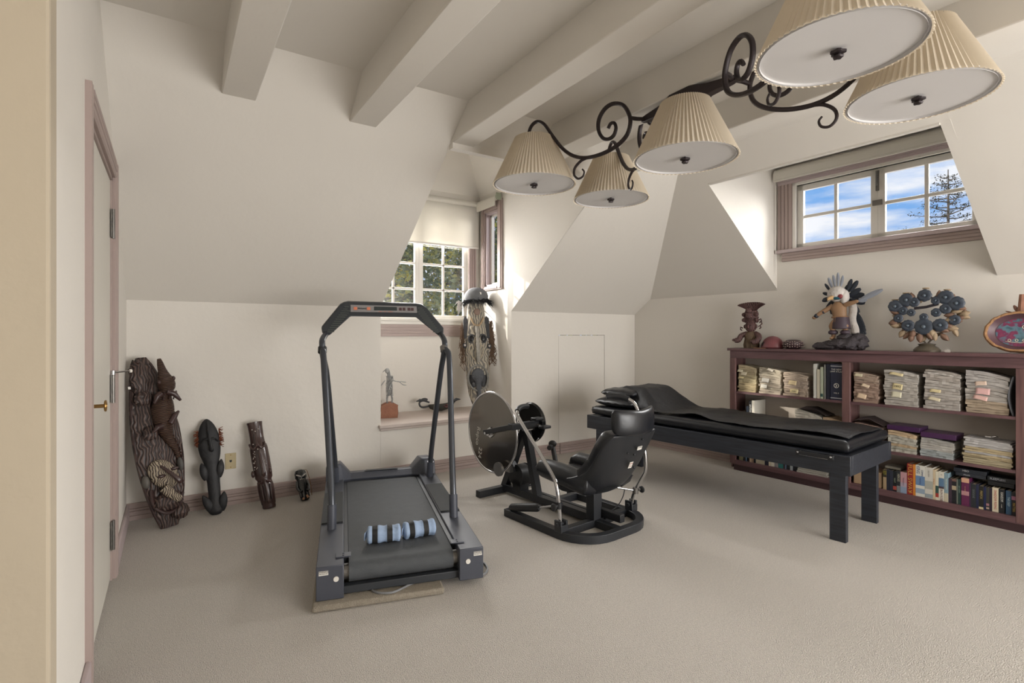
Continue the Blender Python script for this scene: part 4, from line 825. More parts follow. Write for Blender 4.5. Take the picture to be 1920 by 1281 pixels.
note(1.035, .955, .055, .022, YP, 'frayed cream tab at the top of the pile right of the divider'); note(1.085, .875, .055, .020, '#cdb9a0', 'peach tab in the middle of the pile right of the divider', tilt=.2); note(1.06, .80, .062, .034, '#cfb79c', 'peach note low in the pile right of the divider', tilt=.12)
note(1.285, .975, .085, .018, YL, 'long yellow tab near the top of the pile with the dated note', tilt=.12); note(1.292, .895, .062, .042, YL, 'yellow note with 1992 written on it', '1992', tilt=.06); note(1.285, .835, .062, .040, '#cdc8b0', 'pale yellow note directly below the one with 1992')
note(1.515, .872, .062, .020, YL, 'yellow tab in the middle of the tall plain pile'); note(1.51, .815, .070, .020, YP, 'cream tab low in the tall plain pile', tilt=.12)
note(1.755, .945, .060, .026, '#d6bfae', 'folded peach note high in the rightmost pile', tilt=-.2); note(1.768, .90, .072, .040, '#d3aaa6', 'square pink note in the rightmost pile'); note(1.758, .85, .072, .026, '#cfa9a0', 'crumpled pink note under the square one in the rightmost pile', tilt=.15)

# ================================================================ objects on the bookcase
TZ = 1.132
CLAY = carved('dark_clay', '#3e292b', '#6b4b45', 30, 5, .3, .8, .6, .6)
def onb(name, label, cat, x, y=.11, rz=0, group=None): return thing(name, label, cat, Bp(x, y, TZ), BA + rz, group)
t = onb('clay_figurine', 'dark clay figurine with a fan headdress at the left end of the bookcase top', 'figurine', .115)
m = MB(); m.lathe([(.062, 0), (.066, .03), (.06, .06), (.055, .085), (.06, .11), (.045, .14), (.035, .155)], 30, fn=lambda q, r, z: 1 + .10 * math.sin(q * 9) * (z < .09)); 
m.xf(Matrix.Diagonal((1.05, .75, 1, 1))); m.out('torso', carved('clay_robe', '#3a2a24', '#806a4c', 40, 3, .4, .7, .6, .6), t)
for s in (-1, 1):
    m = MB(); m.tube(smooth_path([(s * .04, 0, .135), (s * .085, -.02, .115), (s * .10, -.045, .075), (s * .125, -.065, .072)] if s < 0 else [(s * .04, 0, .135), (s * .085, -.02, .11), (s * .08, -.05, .065), (s * .045, -.06, .06)], 5), [.024] * 15 + [.016], 10); m.ell((s * .13 if s < 0 else .04, -.068 if s < 0 else -.062, .074 if s < 0 else .06), (.02, .015, .013)); m.out('arm', CLAY, t)
def face(m, c, w, h, d):
    c = Vector(c); m.ell(c, (w, d, h), n=18, m=12)
    m.ell(c + Vector((0, -d, -h * .05)), (w * .16, d * .4, h * .28)); m.ell(c + Vector((0, -d * .9, -h * .5)), (w * .35, d * .2, h * .10))
    for s in (-1, 1): m.ell(c + Vector((s * w * .42, -d * .85, h * .15)), (w * .22, d * .2, h * .12)); m.ell(c + Vector((s * w * 1.05, -d * .1, 0)), (w * .22, d * .3, h * .35))
m = MB(); face(m, (0, -.01, .20), .052, .055, .042); m.out('head', CLAY, t)
m = MB(); m.lathe([(.058, .235), (.066, .25), (.055, .262), (.062, .285), (.054, .30), (.060, .325), (.05, .345)], 26, fn=lambda q, r, z: 1 + .08 * math.sin(q * 6 + z * 90)); m.xf(Matrix.Diagonal((1.05, .7, 1, 1)))
for s in (-1, 1):
    for z in (.26, .31): m.ell((s * .06, -.02, z), (.022, .018, .02), n=10, m=7)
m.ell((0, -.045, .30), (.03, .022, .032)); m.ell((.0, -.05, .345), (.028, .02, .025)); m.out('headdress', CLAY, t)
m = MB(); m.grid(32, 6, lambda u, v: ((.030 + .078 * v) * 1.25 * math.sin((u - .5) * PI * .92), .005 * math.cos(u * 32 * PI) * v + .012 - .02 * v, .345 + .078 * v ** .8 * (.62 + .38 * math.cos((u - .5) * PI * .92)))); m.out('fan_crest', CLAY, t, solid=.010)
m = MB()
for s, x, z in ((1, .075, .20), (1, .085, .235), (1, .08, .26), (-1, .078, .185)): m.tube([(s * x, -.01, z), (s * (x + .018), -.015, z + .01), (s * (x + .022), -.01, z - .012), (s * (x + .008), -.01, z - .02)], .006, 7)
m.out('ear_ornament', CLAY, t)
t = onb('clay_dome', 'smooth reddish-brown dome-shaped clay pot with a dark opening', 'pot', .315)
m = MB(); m.lathe([(.075, 0), (.088, .012), (.085, .04), (.065, .08), (.035, .105), (.005, .112)], 28, fn=lambda q, r, z: 1 + .08 * math.sin(q * 2 + 1)); m.out('pot_body', mat('red_clay', '#744246', .35, var=.3, vscale=9), t)
m = MB(); m.ell((-.045, -.055, .035), (.026, .018, .028)); m.out('opening', mat('dark_hollow', '#241718', .9), t)
t = onb('flat_tablet', 'thin flat terracotta tablet lying before the clay dome', 'tablet', .235, .045); m = MB(); m.box(-.055, .055, -.02, .02, 0, .006); m.out('tablet_body', cm('#a3755c'), t, bevel=.002)
t = onb('carved_gourd', 'small squat dark pot with pale incised pattern', 'pot', .495)
m = MB(); m.lathe([(.045, 0), (.07, .012), (.082, .035), (.076, .06), (.05, .078), (.02, .082)], 28); m.out('pot_body', mat('dark_gourd', '#3d2c30', .4), t)
m = MB()
for k in range(3):
    for i in range(26):
        q = 2 * PI * i / 26; z = .022 + .02 * k; r = (.0785, .0815, .074)[k]; m.ell((r * math.cos(q), r * math.sin(q), z + .004 * math.sin(i * 2.4)), (.004, .004, .0055), n=6, m=4)
m.out('incised_pattern', cm('#a4948a'), t)
# eagle dancer doll on a root base
t = onb('dancer_figurine', 'feathered dancer doll with outstretched arms on a gnarled dark root', 'figurine', .86, .12)
ROOT = mat('root_wood', '#403b3f', .75, bump=(16, 1, .03), var=.5, vscale=12)
def knob(p): return 1 + .28 * fbm((p.x * 2.2, p.y * 2.2, p.z * 2.2 + 3))
m = MB()
for c, r in (((-.06, 0, .03), (.11, .07, .045)), ((.06, .0, .05), (.12, .075, .06)), ((.11, .02, .085), (.075, .06, .05)), ((-.15, -.02, .03), (.05, .035, .03)), ((.04, .0, .105), (.06, .05, .03)), ((.0, -.04, .05), (.07, .04, .04)), ((.15, .0, .05), (.045, .05, .05))): m.ell(c, r, n=22, m=14, fn=knob)
m.out('root_base', ROOT, t)
SKIN = mat('painted_wood', '#8d6e52', .6, var=.25, vscale=14); FUR = mat('white_fur', '#c8c2bd', .95, bump=(60, .8, .01), var=.15, vscale=25); FTH = mat('dark_feather', '#1d2430', .6, bump=(80, .5, .003)); FTW = mat('grey_feather', '#8e939e', .7, bump=(80, .5, .003)); LEA = mat('dark_leather', '#40333d', .6)
m = MB(); R = []
for (x, y, z, w, d) in ((.0, 0, .235, .045, .035), (.0, 0, .27, .05, .037), (-.005, 0, .31, .055, .038), (-.01, 0, .345, .06, .04), (-.01, 0, .375, .04, .03), (-.012, 0, .39, .022, .02)): R.append([(x + w * math.cos(q), y + d * math.sin(q), z) for q in [2 * PI * j / 16 for j in range(16)]])
m.rings(R)
m.tube(smooth_path([(-.05, 0, .36), (-.10, -.02, .325), (-.14, -.03, .30), (-.175, -.035, .272)], 4), [.022, .021, .02, .019, .019, .018, .017, .016, .016, .015, .014, .013, .013], 10)
m.tube(smooth_path([(.04, 0, .365), (.085, -.01, .375), (.12, -.01, .385)], 4), [.022, .021, .02, .019, .018, .017, .016, .015, .014], 10)
for s, kx in ((-1, -.035), (1, .035)):
    m.tube(smooth_path([(kx * .8, 0, .235), (kx * 1.5, -.02, .19), (kx * 1.2, -.01, .15), (kx * 1.3, -.005, .10)], 4), [.027, .026, .025, .024, .022, .02, .019, .018, .018, .017, .016, .016, .016], 10)
    m.ell((kx * 1.4, -.02, .095), (.017, .032, .013))
m.ell((-.18, -.036, .266), (.018, .012, .014)); m.ell((.125, -.01, .387), (.016, .014, .014))
m.out('body', SKIN, t)
m = MB(); m.ell((-.018, -.005, .455), (.072, .058, .064), n=20, m=12); m.ell((.035, .0, .43), (.035, .04, .06), n=14, m=9); m.ell((-.05, -.035, .445), (.022, .02, .022)); m.out('fur_hood', FUR, t)
m = MB(); m.tube([(-.035, -.05, .425), (-.05, -.085, .415), (-.05, -.10, .40)], [.02, .012, .003], 8); m.out('beak', cm('#b59468'), t)
m = MB(); m.ell((-.01, -.035, .42), (.045, .03, .014)); m.out('scarf', cm('#235766'), t)
m = MB(); m.ell((.02, -.045, .432), (.020, .015, .02)); m.out('cheek_disc', cm('#7c3236'), t)
for s in (-1, 1): m = MB(); m.ell((-.028 + s * .02, -.052, .462), (.006, .005, .006)); m.out('eye', BLKP, t)
m = MB(); m.lathe([(.052, .265), (.062, .22), (.066, .175), (.060, .17), (.05, .255)], 20); m.xf(Matrix.Translation((.012, 0, 0))); m.out('kilt', LEA, t)
m = MB(); m.tube([(.055 * math.cos(q), .042 * math.sin(q), .265) for q in [2 * PI * i / 20 for i in range(20)]], .007, 8, closed=True)
for i in range(5): m.tube([(-.03 + .015 * i, -.045, .265), (-.03 + .015 * i, -.052, .225)], .0025, 6)
m.out('belt', cm('#8d6a4c'), t)
for kx in (-.045, .045): m = MB(); m.lathe([(.022, .125), (.035, .135), (.034, .15), (.022, .16)], 14, Matrix.Translation((kx, -.012, 0))); m.out('leg_cuff', LEA, t)
for p in ((-.115, -.024, .315), (-.165, -.034, .28)): m = MB(); m.ell(p, (.017, .019, .019), fn=knob); m.out('arm_cuff', FTH, t)
def feather(m, base, d, L, w, nrm=(0, -1, 0), curve=.0):
    base = Vector(base); d = Vector(d).normalized(); nrm = Vector(nrm); sd = d.cross(nrm).normalized(); nn = sd.cross(d)
    def pt(u, v):
        k = math.sin(PI * min(1, .08 + .9 * v)) ** .6 if v < .97 else .25
        return base + d * (L * v) + sd * ((u - .5) * w * k * (.55 + .45 * v)) + nn * (-.12 * w * abs(2 * u - 1) + curve * v * v)
    m.grid(4, 10, pt); m.tube([base - d * L * .06, base + d * L * .98], [w * .03, w * .012], 5)
for i, (b, d, L, w, mm) in enumerate([((-.055, 0, .50), (-.35, 0, 1), .10, .035, FTW), ((-.035, 0, .505), (-.15, 0, 1), .11, .032, FTW), ((-.015, 0, .51), (.0, 0, 1), .12, .034, FTW), ((.005, 0, .505), (.18, 0, 1), .10, .032, FTW), ((-.07, 0, .48), (-.6, 0, .9), .08, .03, FTH), ((-.075, 0, .45), (-.9, 0, .35), .06, .035, FTH),
   ((.05, .01, .48), (.35, 0, 1), .095, .045, FTH), ((.07, .01, .47), (.6, 0, .9), .10, .05, FTH), ((.06, .01, .44), (.9, 0, .5), .10, .055, FTH), ((-.055, .01, .41), (-.5, 0, -.8), .08, .05, FTH), ((.13, -.005, .39), (.9, 0, .42), .19, .055, FTW), ((.125, 0, .39), (.8, 0, .1), .07, .045, FTW), ((-.075, .01, .43), (-.75, 0, -.3), .07, .05, FTH), ((-.07, .015, .40), (-.5, 0, -1), .09, .05, FTH), ((-.05, .02, .39), (-.25, 0, -1), .10, .05, FTH), ((.06, .02, .43), (1, 0, .1), .11, .06, FTH), ((.06, .02, .41), (1, 0, -.35), .12, .06, FTH), ((.05, .025, .40), (.6, 0, -.8), .13, .06, FTH), ((.02, .03, .44), (.4, 0, 1), .10, .06, FTH)]):
    m = MB(); feather(m, b, d, L, w); m.out('feather', mm, t, smooth=True)
for i in range(9):
    a = math.radians(-38 + i * 9 - 40); b = (.055 + .004 * i, .035, .36 - .012 * i); m = MB(); feather(m, b, (math.sin(-a) * .55 + .15, .10, -1), .21 - .012 * abs(i - 4), .042); m.out('feather', FTH, t)
m = MB(); m.grid(8, 14, lambda u, v: (.055 + .05 * u + .02 * v + .008 * math.sin(v * 9), .028 - .01 * math.sin(u * PI), .375 - .25 * v)); m.out('fur_cape', FUR, t, solid=.010)
# wreath of carved flowers
t = onb('flower_wreath', 'carved wreath of dark blue-grey flowers and brown leaves on a small round foot', 'ornament', 1.44, .11)
m = MB(); m.lathe([(.078, 0), (.080, .012), (.066, .03), (.045, .045), (.055, .055), (.02, .062)], 26); m.out('foot', mat('tarnished_brass', '#6d6558', .35, .5, var=.3, vscale=20), t)
WC, WA_, WB = (0, .255), .175, .135
m = MB(); m.tube([(WA_ * math.cos(q), 0, WC[1] + WB * math.sin(q)) for q in [2 * PI * i / 40 for i in range(40)]], .006, 8, closed=True); m.tube(smooth_path([(0, 0, .05), (-.03, 0, .09), (-.09, 0, .135)], 4), .006, 8); m.tube(smooth_path([(0, 0, .05), (.03, 0, .09), (.09, 0, .135)], 4), .006, 8); m.out('wreath_ring', cm('#5c5044', .6), t)
PET = mat('blue_grey_petal', '#3a424e', .45, var=.25, vscale=40); LFM = mat('brown_leaf', '#7b5f4e', .6, var=.4, vscale=25); LFL = mat('pale_leaf', '#a08c72', .6, var=.3, vscale=25)
def flower(x, z, r, n, y=-.02):
    m = MB(); m.lathe([(r * .3, .0), (r * .75, .006), (r, .010), (r * .85, .018), (r * .45, .020), (r * .3, .016)], n * 4, Matrix.Translation((x, y, z)) @ rot('X', 90), fn=lambda q, rr, zz: 1 + (.075 * abs(math.cos(q * n / 2)) ** .5 if rr > r * .5 else 0)); f = m.out('flower', PET, t, ang=60)
    m = MB(); m.ell((x, y - .020, z), r * .26, n=10, m=7); m.out('flower_centre', cm('#55606a', .3), f)
def leaf(x, z, a, L, w, mm, y=-.012):
    m = MB(); d = Vector((math.cos(a), 0, math.sin(a))); s = Vector((-d.z, 0, d.x))
    m.grid(6, 8, lambda u, v: Vector((x, y, z)) + d * (L * v) + s * ((u - .5) * w * math.sin(PI * min(1, v * .96 + .04)) ** .8) + Vector((0, -.012 * math.cos((u - .5) * PI) - .008 * math.sin(v * PI), 0))); m.out('leaf', mm, t, solid=.002)
for x, z, r, n in ((-.005, .405, .042, 8), (-.115, .378, .046, 9), (-.185, .335, .044, 8), (.115, .385, .046, 9), (.175, .34, .046, 9), (-.068, .36, .034, 7), (.06, .365, .028, 7), (-.135, .30, .030, 8), (.115, .305, .034, 7), (-.085, .285, .026, 7), (.062, .28, .030, 7), (-.165, .245, .030, 8), (.165, .225, .034, 8), (-.01, .25, .026, 7), (-.105, .19, .040, 12), (-.01, .18, .055, 10), (.085, .19, .044, 12)): flower(x, z, r, n)
for i in range(70):
    q = 2 * PI * i / 34 + rnd.uniform(-.08, .08); k = rnd.uniform(.72, 1.08) if i < 58 else rnd.uniform(.55, .75)
    x, z = WA_ * k * math.cos(q), WC[1] + WB * k * math.sin(q)
    if i >= 58 and z > .30: continue
    leaf(x, z, q + rnd.uniform(-.7, .7), rnd.uniform(.05, .075), rnd.uniform(.028, .042), LFM if rnd.random() < .6 else LFL, rnd.uniform(-.018, .01))
for x, z in ((-.005, .452), (.118, .432), (-.125, .425), (-.195, .378)): m = MB(); m.lathe([(.012, 0), (.022, .004), (.022, .010), (.012, .012)], 14, Matrix.Translation((x, 0, z))); m.out('candle_cup', LFL, t)
m = MB(); m.tube([(-.07, -.015, .315), (.0, -.018, .322), (.07, -.012, .342)], .010, 8); m.out('cross_twig', cm('#2e2a30', .5), t)
t = onb('place_card', 'tiny white place card standing on the bookcase right of the wreath', 'card', 1.562, .10); m = MB(); m.box(-.015, .015, -.002, .0, 0, .016); m.box(-.003, .003, -.002, 0, .016, .022); m.out('card_face', WHT, t)
# painted gourd bowl
t = onb('painted_bowl', 'oval bark bowl painted inside in blue and magenta, propped against the wall by the wreath', 'bowl', 1.93, .10)
BARK = mat('bark_rim', '#a9805a', .8, bump=(70, 1, .01), var=.35, vscale=40)
MBL = Matrix.Translation((0, .03, .135)) @ rot('X', 80)
def bl(prof, name, mm, wob=0, caps=False): m = MB(); m.lathe(prof, 48, MBL @ Matrix.Diagonal((1.30, 1, 1, 1)), caps=caps, fn=lambda q, r, z: 1 + wob * fbm((math.cos(q) * 5, math.sin(q) * 5, z * 20))); return m.out(name, mm, t, ang=60)
bl([(.118, -.01), (.134, .0), (.136, .035), (.128, .048), (.118, .045)], 'rim', BARK, .03)
bl([(.122, .042), (.112, .028), (.098, .012), (.094, .008), (.01, .006), (.005, -.012), (.12, -.012)], 'bowl_wall', mat('bowl_wood', '#5b4046', .45, var=.3, vscale=15))
PAINT = mat('painted_scene', '#4c6a7a', .3, coat=.4)
tt = PAINT.node_tree; b = tt.nodes['Principled BSDF']; tcn = N(tt, 'ShaderNodeTexCoord'); vo = N(tt, 'ShaderNodeTexNoise'); vo.inputs['Scale'].default_value = 16; vo.inputs['Detail'].default_value = 2
rr_ = N(tt, 'ShaderNodeValToRGB'); e = rr_.color_ramp.elements; e[0].position = .3; e[0].color = hx('#2f4a58'); e[1].position = .7; e[1].color = hx('#6c8c98')
for p_, c_ in ((.42, '#5f8290'), (.5, '#7a3358'), (.58, '#8c3c5c'), (.62, '#4c6a78')): k_ = e.new(p_); k_.color = hx(c_)
tt.links.new(tcn.outputs['Object'], vo.inputs[0]); tt.links.new(vo.outputs[0], rr_.inputs[0]); tt.links.new(rr_.outputs[0], b.inputs['Base Color'])
bl([(.092, .0065), (.092, .0095), (.002, .0105)], 'painting', PAINT, caps=True)
m = MB()
for i in range(5): c = MBL @ Vector((-.05 + .035 * i, -.052, .012)); m.tube([c + Vector((.007 * math.cos(q), 0, .007 * math.sin(q))) for q in [2 * PI * j / 10 for j in range(10)]], .002, 5, closed=True)
c = MBL @ Vector((.02, .035, .013)); m.tube([c + Vector((.010 * math.cos(q), 0, .010 * math.sin(q))) for q in [2 * PI * j / 12 for j in range(12)]], .0025, 5, closed=True)
m.tube([MBL @ Vector((x, -.068 + 2 * x * x, .012)) for x in [-.07 + .014 * i for i in range(11)]], .0015, 5); m.out('painted_dots', cm('#d0cbb8'), t)
m = MB(); m.tube([(.0, .05, .26), (.0, .055, .30), (.003, .06, .385)], [.022, .018, .015], 8); m.out('stalk', mat('stalk_wood', '#8a604c', .7, var=.3, vscale=30), t)
for a in (-1, 1, -3): m = MB(); feather(m, (a * .010, .05, .262), (a * .5, 0, 1 if abs(a) == 1 else .55), .06 if abs(a) == 1 else .05, .028 if abs(a) == 1 else .012); m.out('leaf', LEA if a == 1 else cm('#7a5646'), t)

# ================================================================ carved pieces along the back wall
def lean(name, label, cat, base, top, rz, group=None):
    t = thing(name, label, cat, base, 0, group); z = (Vector(top) - Vector(base)).normalized(); x = Vector((math.cos(rz), math.sin(rz), 0)); x = (x - z * x.dot(z)).normalized(); y = z.cross(x)
    t.rotation_euler = Matrix((x, y, z)).transposed().to_euler(); return t
CW = carved('carved_dark_wood', '#2a1f1e', '#58463f', 17, 11, .3, .95, .45, .7); CW2 = mat('polished_dark_wood', '#3a2826', .35, bump=(30, .3, .005), var=.3, vscale=14)
CWL = carved('white_pigment_carving', '#4a403a', '#a89a86', 26, 12, .25, .6, .6, .7)
t = lean('crocodile_carving', 'tall dark board carved with a crocodile over a pale painted face, leaning in the corner', 'carving', (-.005, 4.09, 0), (-.165, 4.305, 1.1), .28)
def bw_(z): s = max(0, min(1, z / 1.13)); return .135 * max(0, math.sin(PI * min(1, max(0, s * .93 + .05)))) ** .62
m = MB(); R = []
for i in range(41):
    z = .002 + 1.13 * i / 40; w = bw_(z) + .006; dp = .045 * (w / .14); xo = .012 * math.sin(z * 3)
    ring = []
    for j in range(28):
        q = 2 * PI * j / 28; c, s_ = math.cos(q), math.sin(q); y = (.02 + dp * .5) * s_ if s_ > 0 else -dp * (abs(s_) ** .5) * (1 - .35 * math.cos(q) ** 2) - .010 * fbm((c * 3, z * 7, 1))
        ring.append((xo + w * c, y, z))
    R.append(ring)
m.rings(R); m.out('board', CW, t, ang=70)
m = MB()
for s in (-1, 1): m.tube([(.012 * math.sin(z * 3) + s * bw_(z) * .96, -.010, z) for z in [.03 + 1.06 * i / 40 for i in range(41)]], .008, 8)
m.out('rim', CW2, t)
P = [(.078, -.075, 1.10), (.082, -.08, 1.04), (.087, -.085, .985), (.095, -.085, .92), (.084, -.07, .865), (.062, -.065, .80), (.052, -.062, .73), (.048, -.06, .66), (.060, -.055, .58), (.090, -.05, .50), (.102, -.045, .44), (.112, -.04, .39)]
m = MB(); m.tube(smooth_path(P, 3), [.012, .016, .020, .023, .026, .030, .036, .043, .050, .052, .050, .042, .036, .042, .054, .062, .066, .067, .066, .063, .058, .052, .046, .040, .034, .029, .025, .022, .019, .017, .015, .013, .012, .010], 16, flat=.8); cr = m.out('crocodile_body', carved('croc_skin', '#2a1d1a', '#5c4334', 30, 4, .3, .9, .4, .9, 'Z'), t, ang=70)
m = MB(); m.ell((.135, -.10, .955), (.012, .014, .016)); m.ell((.05, -.10, .94), (.012, .014, .016)); m.out('eye', CW2, cr)
for a, b in (((.09, -.10, .87), (.155, -.10, .80)), ((.04, -.11, .86), (.0, -.11, .805)), ((.075, -.10, .66), (.135, -.09, .73)), ((.02, -.09, .65), (-.03, -.10, .62))):
    m = MB(); a, b = Vector(a), Vector(b); m.tube([a, a.lerp(b, .5) + Vector((0, -.012, .012)), b], [.022, .018, .008], 10); m.out('leg', CW2, cr)
m = MB()
for i in range(26):
    k = i / 25; pts = smooth_path(P, 6); j = 24 + int(k * (len(pts) - 26)); p = pts[j]; r = .052 * (1 - k) + .014
    for s in ((-.35, .35, 1) if i < 12 else (1,)): m.ell(p + Vector((s * r * .85 if s != 1 else r * .9, -r * .75 if s != 1 else -r * .2, 0)), (.005, .008, .008), n=8, m=5)
m.out('back_ridge', CW2, cr)
for c_, r_ in (((-.045, -.04, .99), (.055, .035, .12)), ((-.045, -.07, .85), (.05, .02, .045)), ((-.035, -.06, .62), (.045, .02, .045)), ((.0, -.06, .17), (.08, .035, .06)), ((.06, -.05, .085), (.05, .04, .05))):
    m = MB(); m.ell(c_, r_, n=18, m=12, fn=knob); m.out('carved_boss', CW, t)
m = MB(); m.tube(smooth_path([(-.075, -.035, .26), (-.075, -.05, .16), (-.02, -.06, .10), (.05, -.06, .115), (.09, -.05, .20)], 6), .012, 8); m.out('beard_roll', CW2, t)
M_ = rot('Y', -28) 
m = MB(); m.ell((0, 0, 0), (.075, .05, .105), n=24, m=16); m.xf(Matrix.Translation((.0, -.055, .345)) @ M_); fc = m.out('pale_face', CWL, t)
m = MB(); m.tube(smooth_path([(-.02, -.10, .40), (.015, -.125, .35), (.055, -.14, .29), (.065, -.13, .275)], 4), [.008, .009, .010, .011, .012, .013, .014, .015, .016, .017, .018, .016, .010], 8); m.tube([(.055, -.135, .282), (.085, -.13, .275)], [.012, .006], 8); m.out('nose', CW2, fc)
for c in ((-.025, -.105, .335), (.055, -.10, .365)):
    m = MB(); m.ell(c, (.024, .010, .011)); m.out('eye', CW2, fc)
m = MB(); m.ell((-.10, -.05, .32), (.022, .03, .042)); m.out('ear', cm('#5c5852', .6), t); m = MB(); m.ell((.105, -.05, .385), (.018, .028, .045)); m.out('ear', cm('#4f4d4a', .6), t)
m = MB(); m.tube(smooth_path([(-.02, -.095, .26), (.02, -.105, .20), (.06, -.09, .16)], 4), [.03] * 4 + [.024] * 4 + [.01], 10); m.out('chin', CWL, fc)
m = MB(); m.box(-.112, -.098, -.052, -.048, .925, .942); m.out('price_tag', WHT, t)
m = MB(); m.ell((-.10 + .06, -.06, 1.095), (.010, .012, .012)); m.out('knob', CW2, t)

BK = mat('blackened_wood', '#1b1b1d', .6, bump=(35, .6, .006), var=.35, vscale=12)
t = lean('fish_tail_carving', 'slim black wooden figure with leaf-shaped fins and rusty fibre tufts, leaning on the wall', 'carving', (.262, 4.19, 0), (.235, 4.345, .66), .0)
K = .00061
m = MB(); m.rings([[((c - 300) * K + w * 1.12 * K * math.cos(q), -.0 + w * K * d * math.sin(q) - (.004 if w > 60 else 0), (1210 - y) * K) for q in [2 * PI * j / 22 for j in range(22)]] for y, c, w, d in ((1210, 310, 38, .9), (1180, 305, 66, .8), (1120, 302, 74, .75), (1040, 303, 58, .85), (980, 303, 54, .9), (900, 302, 60, .8), (840, 300, 57, .85), (780, 298, 66, .8), (700, 294, 64, .8), (640, 292, 66, .8), (600, 290, 74, .75), (540, 285, 92, .6), (460, 280, 103, .55), (380, 277, 104, .5), (300, 275, 98, .5), (220, 271, 80, .5), (160, 268, 54, .55), (125, 266, 28, .6), (110, 265, 8, .6))]); m.out('figure_body', BK, t, sub=1, ang=80)
m = MB(); m.tube(smooth_path([(-.018, -.032, .645), (-.014, -.05, .55), (-.006, -.06, .47), (.0, -.045, .435)], 4), [.004, .006, .008, .009, .009, .010, .010, .010, .011, .012, .013, .012, .006], 8)
for s in (-1, 1): m.tube(smooth_path([(-.010, -.05, .52), (s * .03 - .01, -.045, .525), (s * .055 - .012, -.02, .50)], 4), [.008] * 4 + [.006] * 4 + [.003], 8)
m.out('nose_ridge', BK, t)
def blade(m, base, tip, w, th=.012, dy=-.01):
    b, tp = Vector(base), Vector(tip); ax = tp - b; sd = ax.cross(Vector((0, 1, 0))).normalized(); R = []
    for i in range(9):
        k = i / 8; ww = w * math.sin(PI * min(1, .12 + .86 * k)) ** .7 * .5; c = b + ax * k + Vector((0, dy * math.sin(PI * k), 0)); R.append([c + sd * ww * math.cos(q) + Vector((0, th * math.sin(q) * (ww / (w * .5) + .1), 0)) for q in [2 * PI * j / 12 for j in range(12)]])
    m.rings(R)
for a, b, w in (((-.045, -.015, .245), (-.068, -.02, .365), .05), ((.035, -.015, .25), (.055, -.02, .375), .05), ((-.012, -.01, .015), (-.070, -.02, .145), .055), ((.04, -.01, .02), (.060, -.02, .15), .055)): m = MB(); blade(m, a, b, w); m.out('fin', BK, t)
RUST = mat('rust_fibre', '#6f3a22', .9, var=.5, vscale=60)
for s, x in ((-1, -.070), (1, .044)):
    m = MB()
    for i in range(60): z = rnd.uniform(.475, .595); p = Vector((x + .006 * s, rnd.uniform(-.02, .01), z)); m.tube([p, p + Vector((s * rnd.uniform(.008, .03), rnd.uniform(-.015, .01), rnd.uniform(-.02, .012)))], .0022, 4)
    m.out('fibre_tuft', RUST, t)
POL = mat('polished_brown_wood', '#3b2926', .28, bump=(22, .25, .004), var=.3, vscale=10, coat=.3)
t = lean('tiki_carving', 'glossy dark brown carved post with stacked long faces and pale dots, leaning on the wall', 'carving', (.60, 4.145, 0), (.535, 4.325, .63), .0)
m = MB(); m.rings([[((c - 910) * K * .3 + w * K * math.cos(q) * (1 + .03 * math.cos(4 * q)), w * K * .72 * math.sin(q), (1142 - y) * K) for q in [2 * PI * j / 24 for j in range(24)]] for y, c, w in ((1142, 915, 66), (1125, 913, 72), (1095, 910, 70), (1085, 908, 76), (1000, 895, 84), (930, 888, 88), (870, 885, 88), (830, 882, 80), (805, 880, 76), (780, 875, 92), (700, 868, 98), (560, 855, 100), (430, 842, 98), (385, 838, 92), (370, 836, 80), (280, 830, 76), (200, 828, 78), (150, 825, 80), (118, 822, 84), (107, 821, 86))]); m.out('post_body', POL, t, ang=60)
m = MB(); m.tube(smooth_path([(-.028, -.048, .54), (-.03, -.062, .48), (-.028, -.068, .45)], 4), [.007] * 4 + [.009] * 4 + [.011], 8); m.tube(smooth_path([(-.022, -.062, .42), (-.02, -.082, .33), (-.016, -.09, .255), (-.016, -.075, .235)], 4), [.010] * 4 + [.012] * 4 + [.015] * 4 + [.010], 8); m.tube(smooth_path([(-.012, -.058, .20), (-.008, -.07, .12), (-.006, -.07, .055), (-.006, -.055, .045)], 4), [.009] * 8 + [.011] * 4 + [.008], 8)
for s in (-1, 1):
    m.tube(smooth_path([(-.026, -.055, .47), (-.026 + s * .02, -.06, .438), (-.024 + s * .043, -.045, .445), (-.024 + s * .05, -.03, .475)], 4), .007, 8); m.tube([(-.018 + s * .012, -.066, .195), (-.016 + s * .042, -.045, .185)], .009, 8); m.tube([(-.008 + s * .03, -.048, .17), (-.006 + s * .026, -.05, .06)], .006, 8); m.ell((-.02 + s * .058, -.02, .26), (.012, .02, .025))
m.out('carved_faces', POL, t)
m = MB(); PD = cm('#b9b0a6', .4)
for x, z in ((-.045, .575), (-.005, .575), (-.027, .56), (-.052, .47), (-.05, .415), (-.028, .43), (.008, .43), (-.018, .262)): m.ell((x, -.058 + abs(x + .02) * .3, z), (.0045, .004, .0045), n=8, m=5)
for i in range(34):
    s = -1 if i % 2 else 1; z = .28 + .125 * rnd.random(); x = s * rnd.uniform(.026, .045); m.ell((-.02 + x, -.072 + (abs(x) * .95), z), (.0022, .003, .0038), n=6, m=4)
for i in range(16):
    for s in (-1, 1): m.ell((-.02 + s * (.0635), -.004, .24 + .012 * i), (.002, .006, .0015), n=6, m=4)
m.out('inlaid_dots', PD, t)
t = lean('small_tiki', 'small shiny black squatting figure with slanted eyes and a cord, nearest the treadmill', 'figurine', (.852, 4.19, 0), (.835, 4.34, .25), .0)
TB_ = mat('shiny_black_wood', '#17191a', .2, coat=.4)
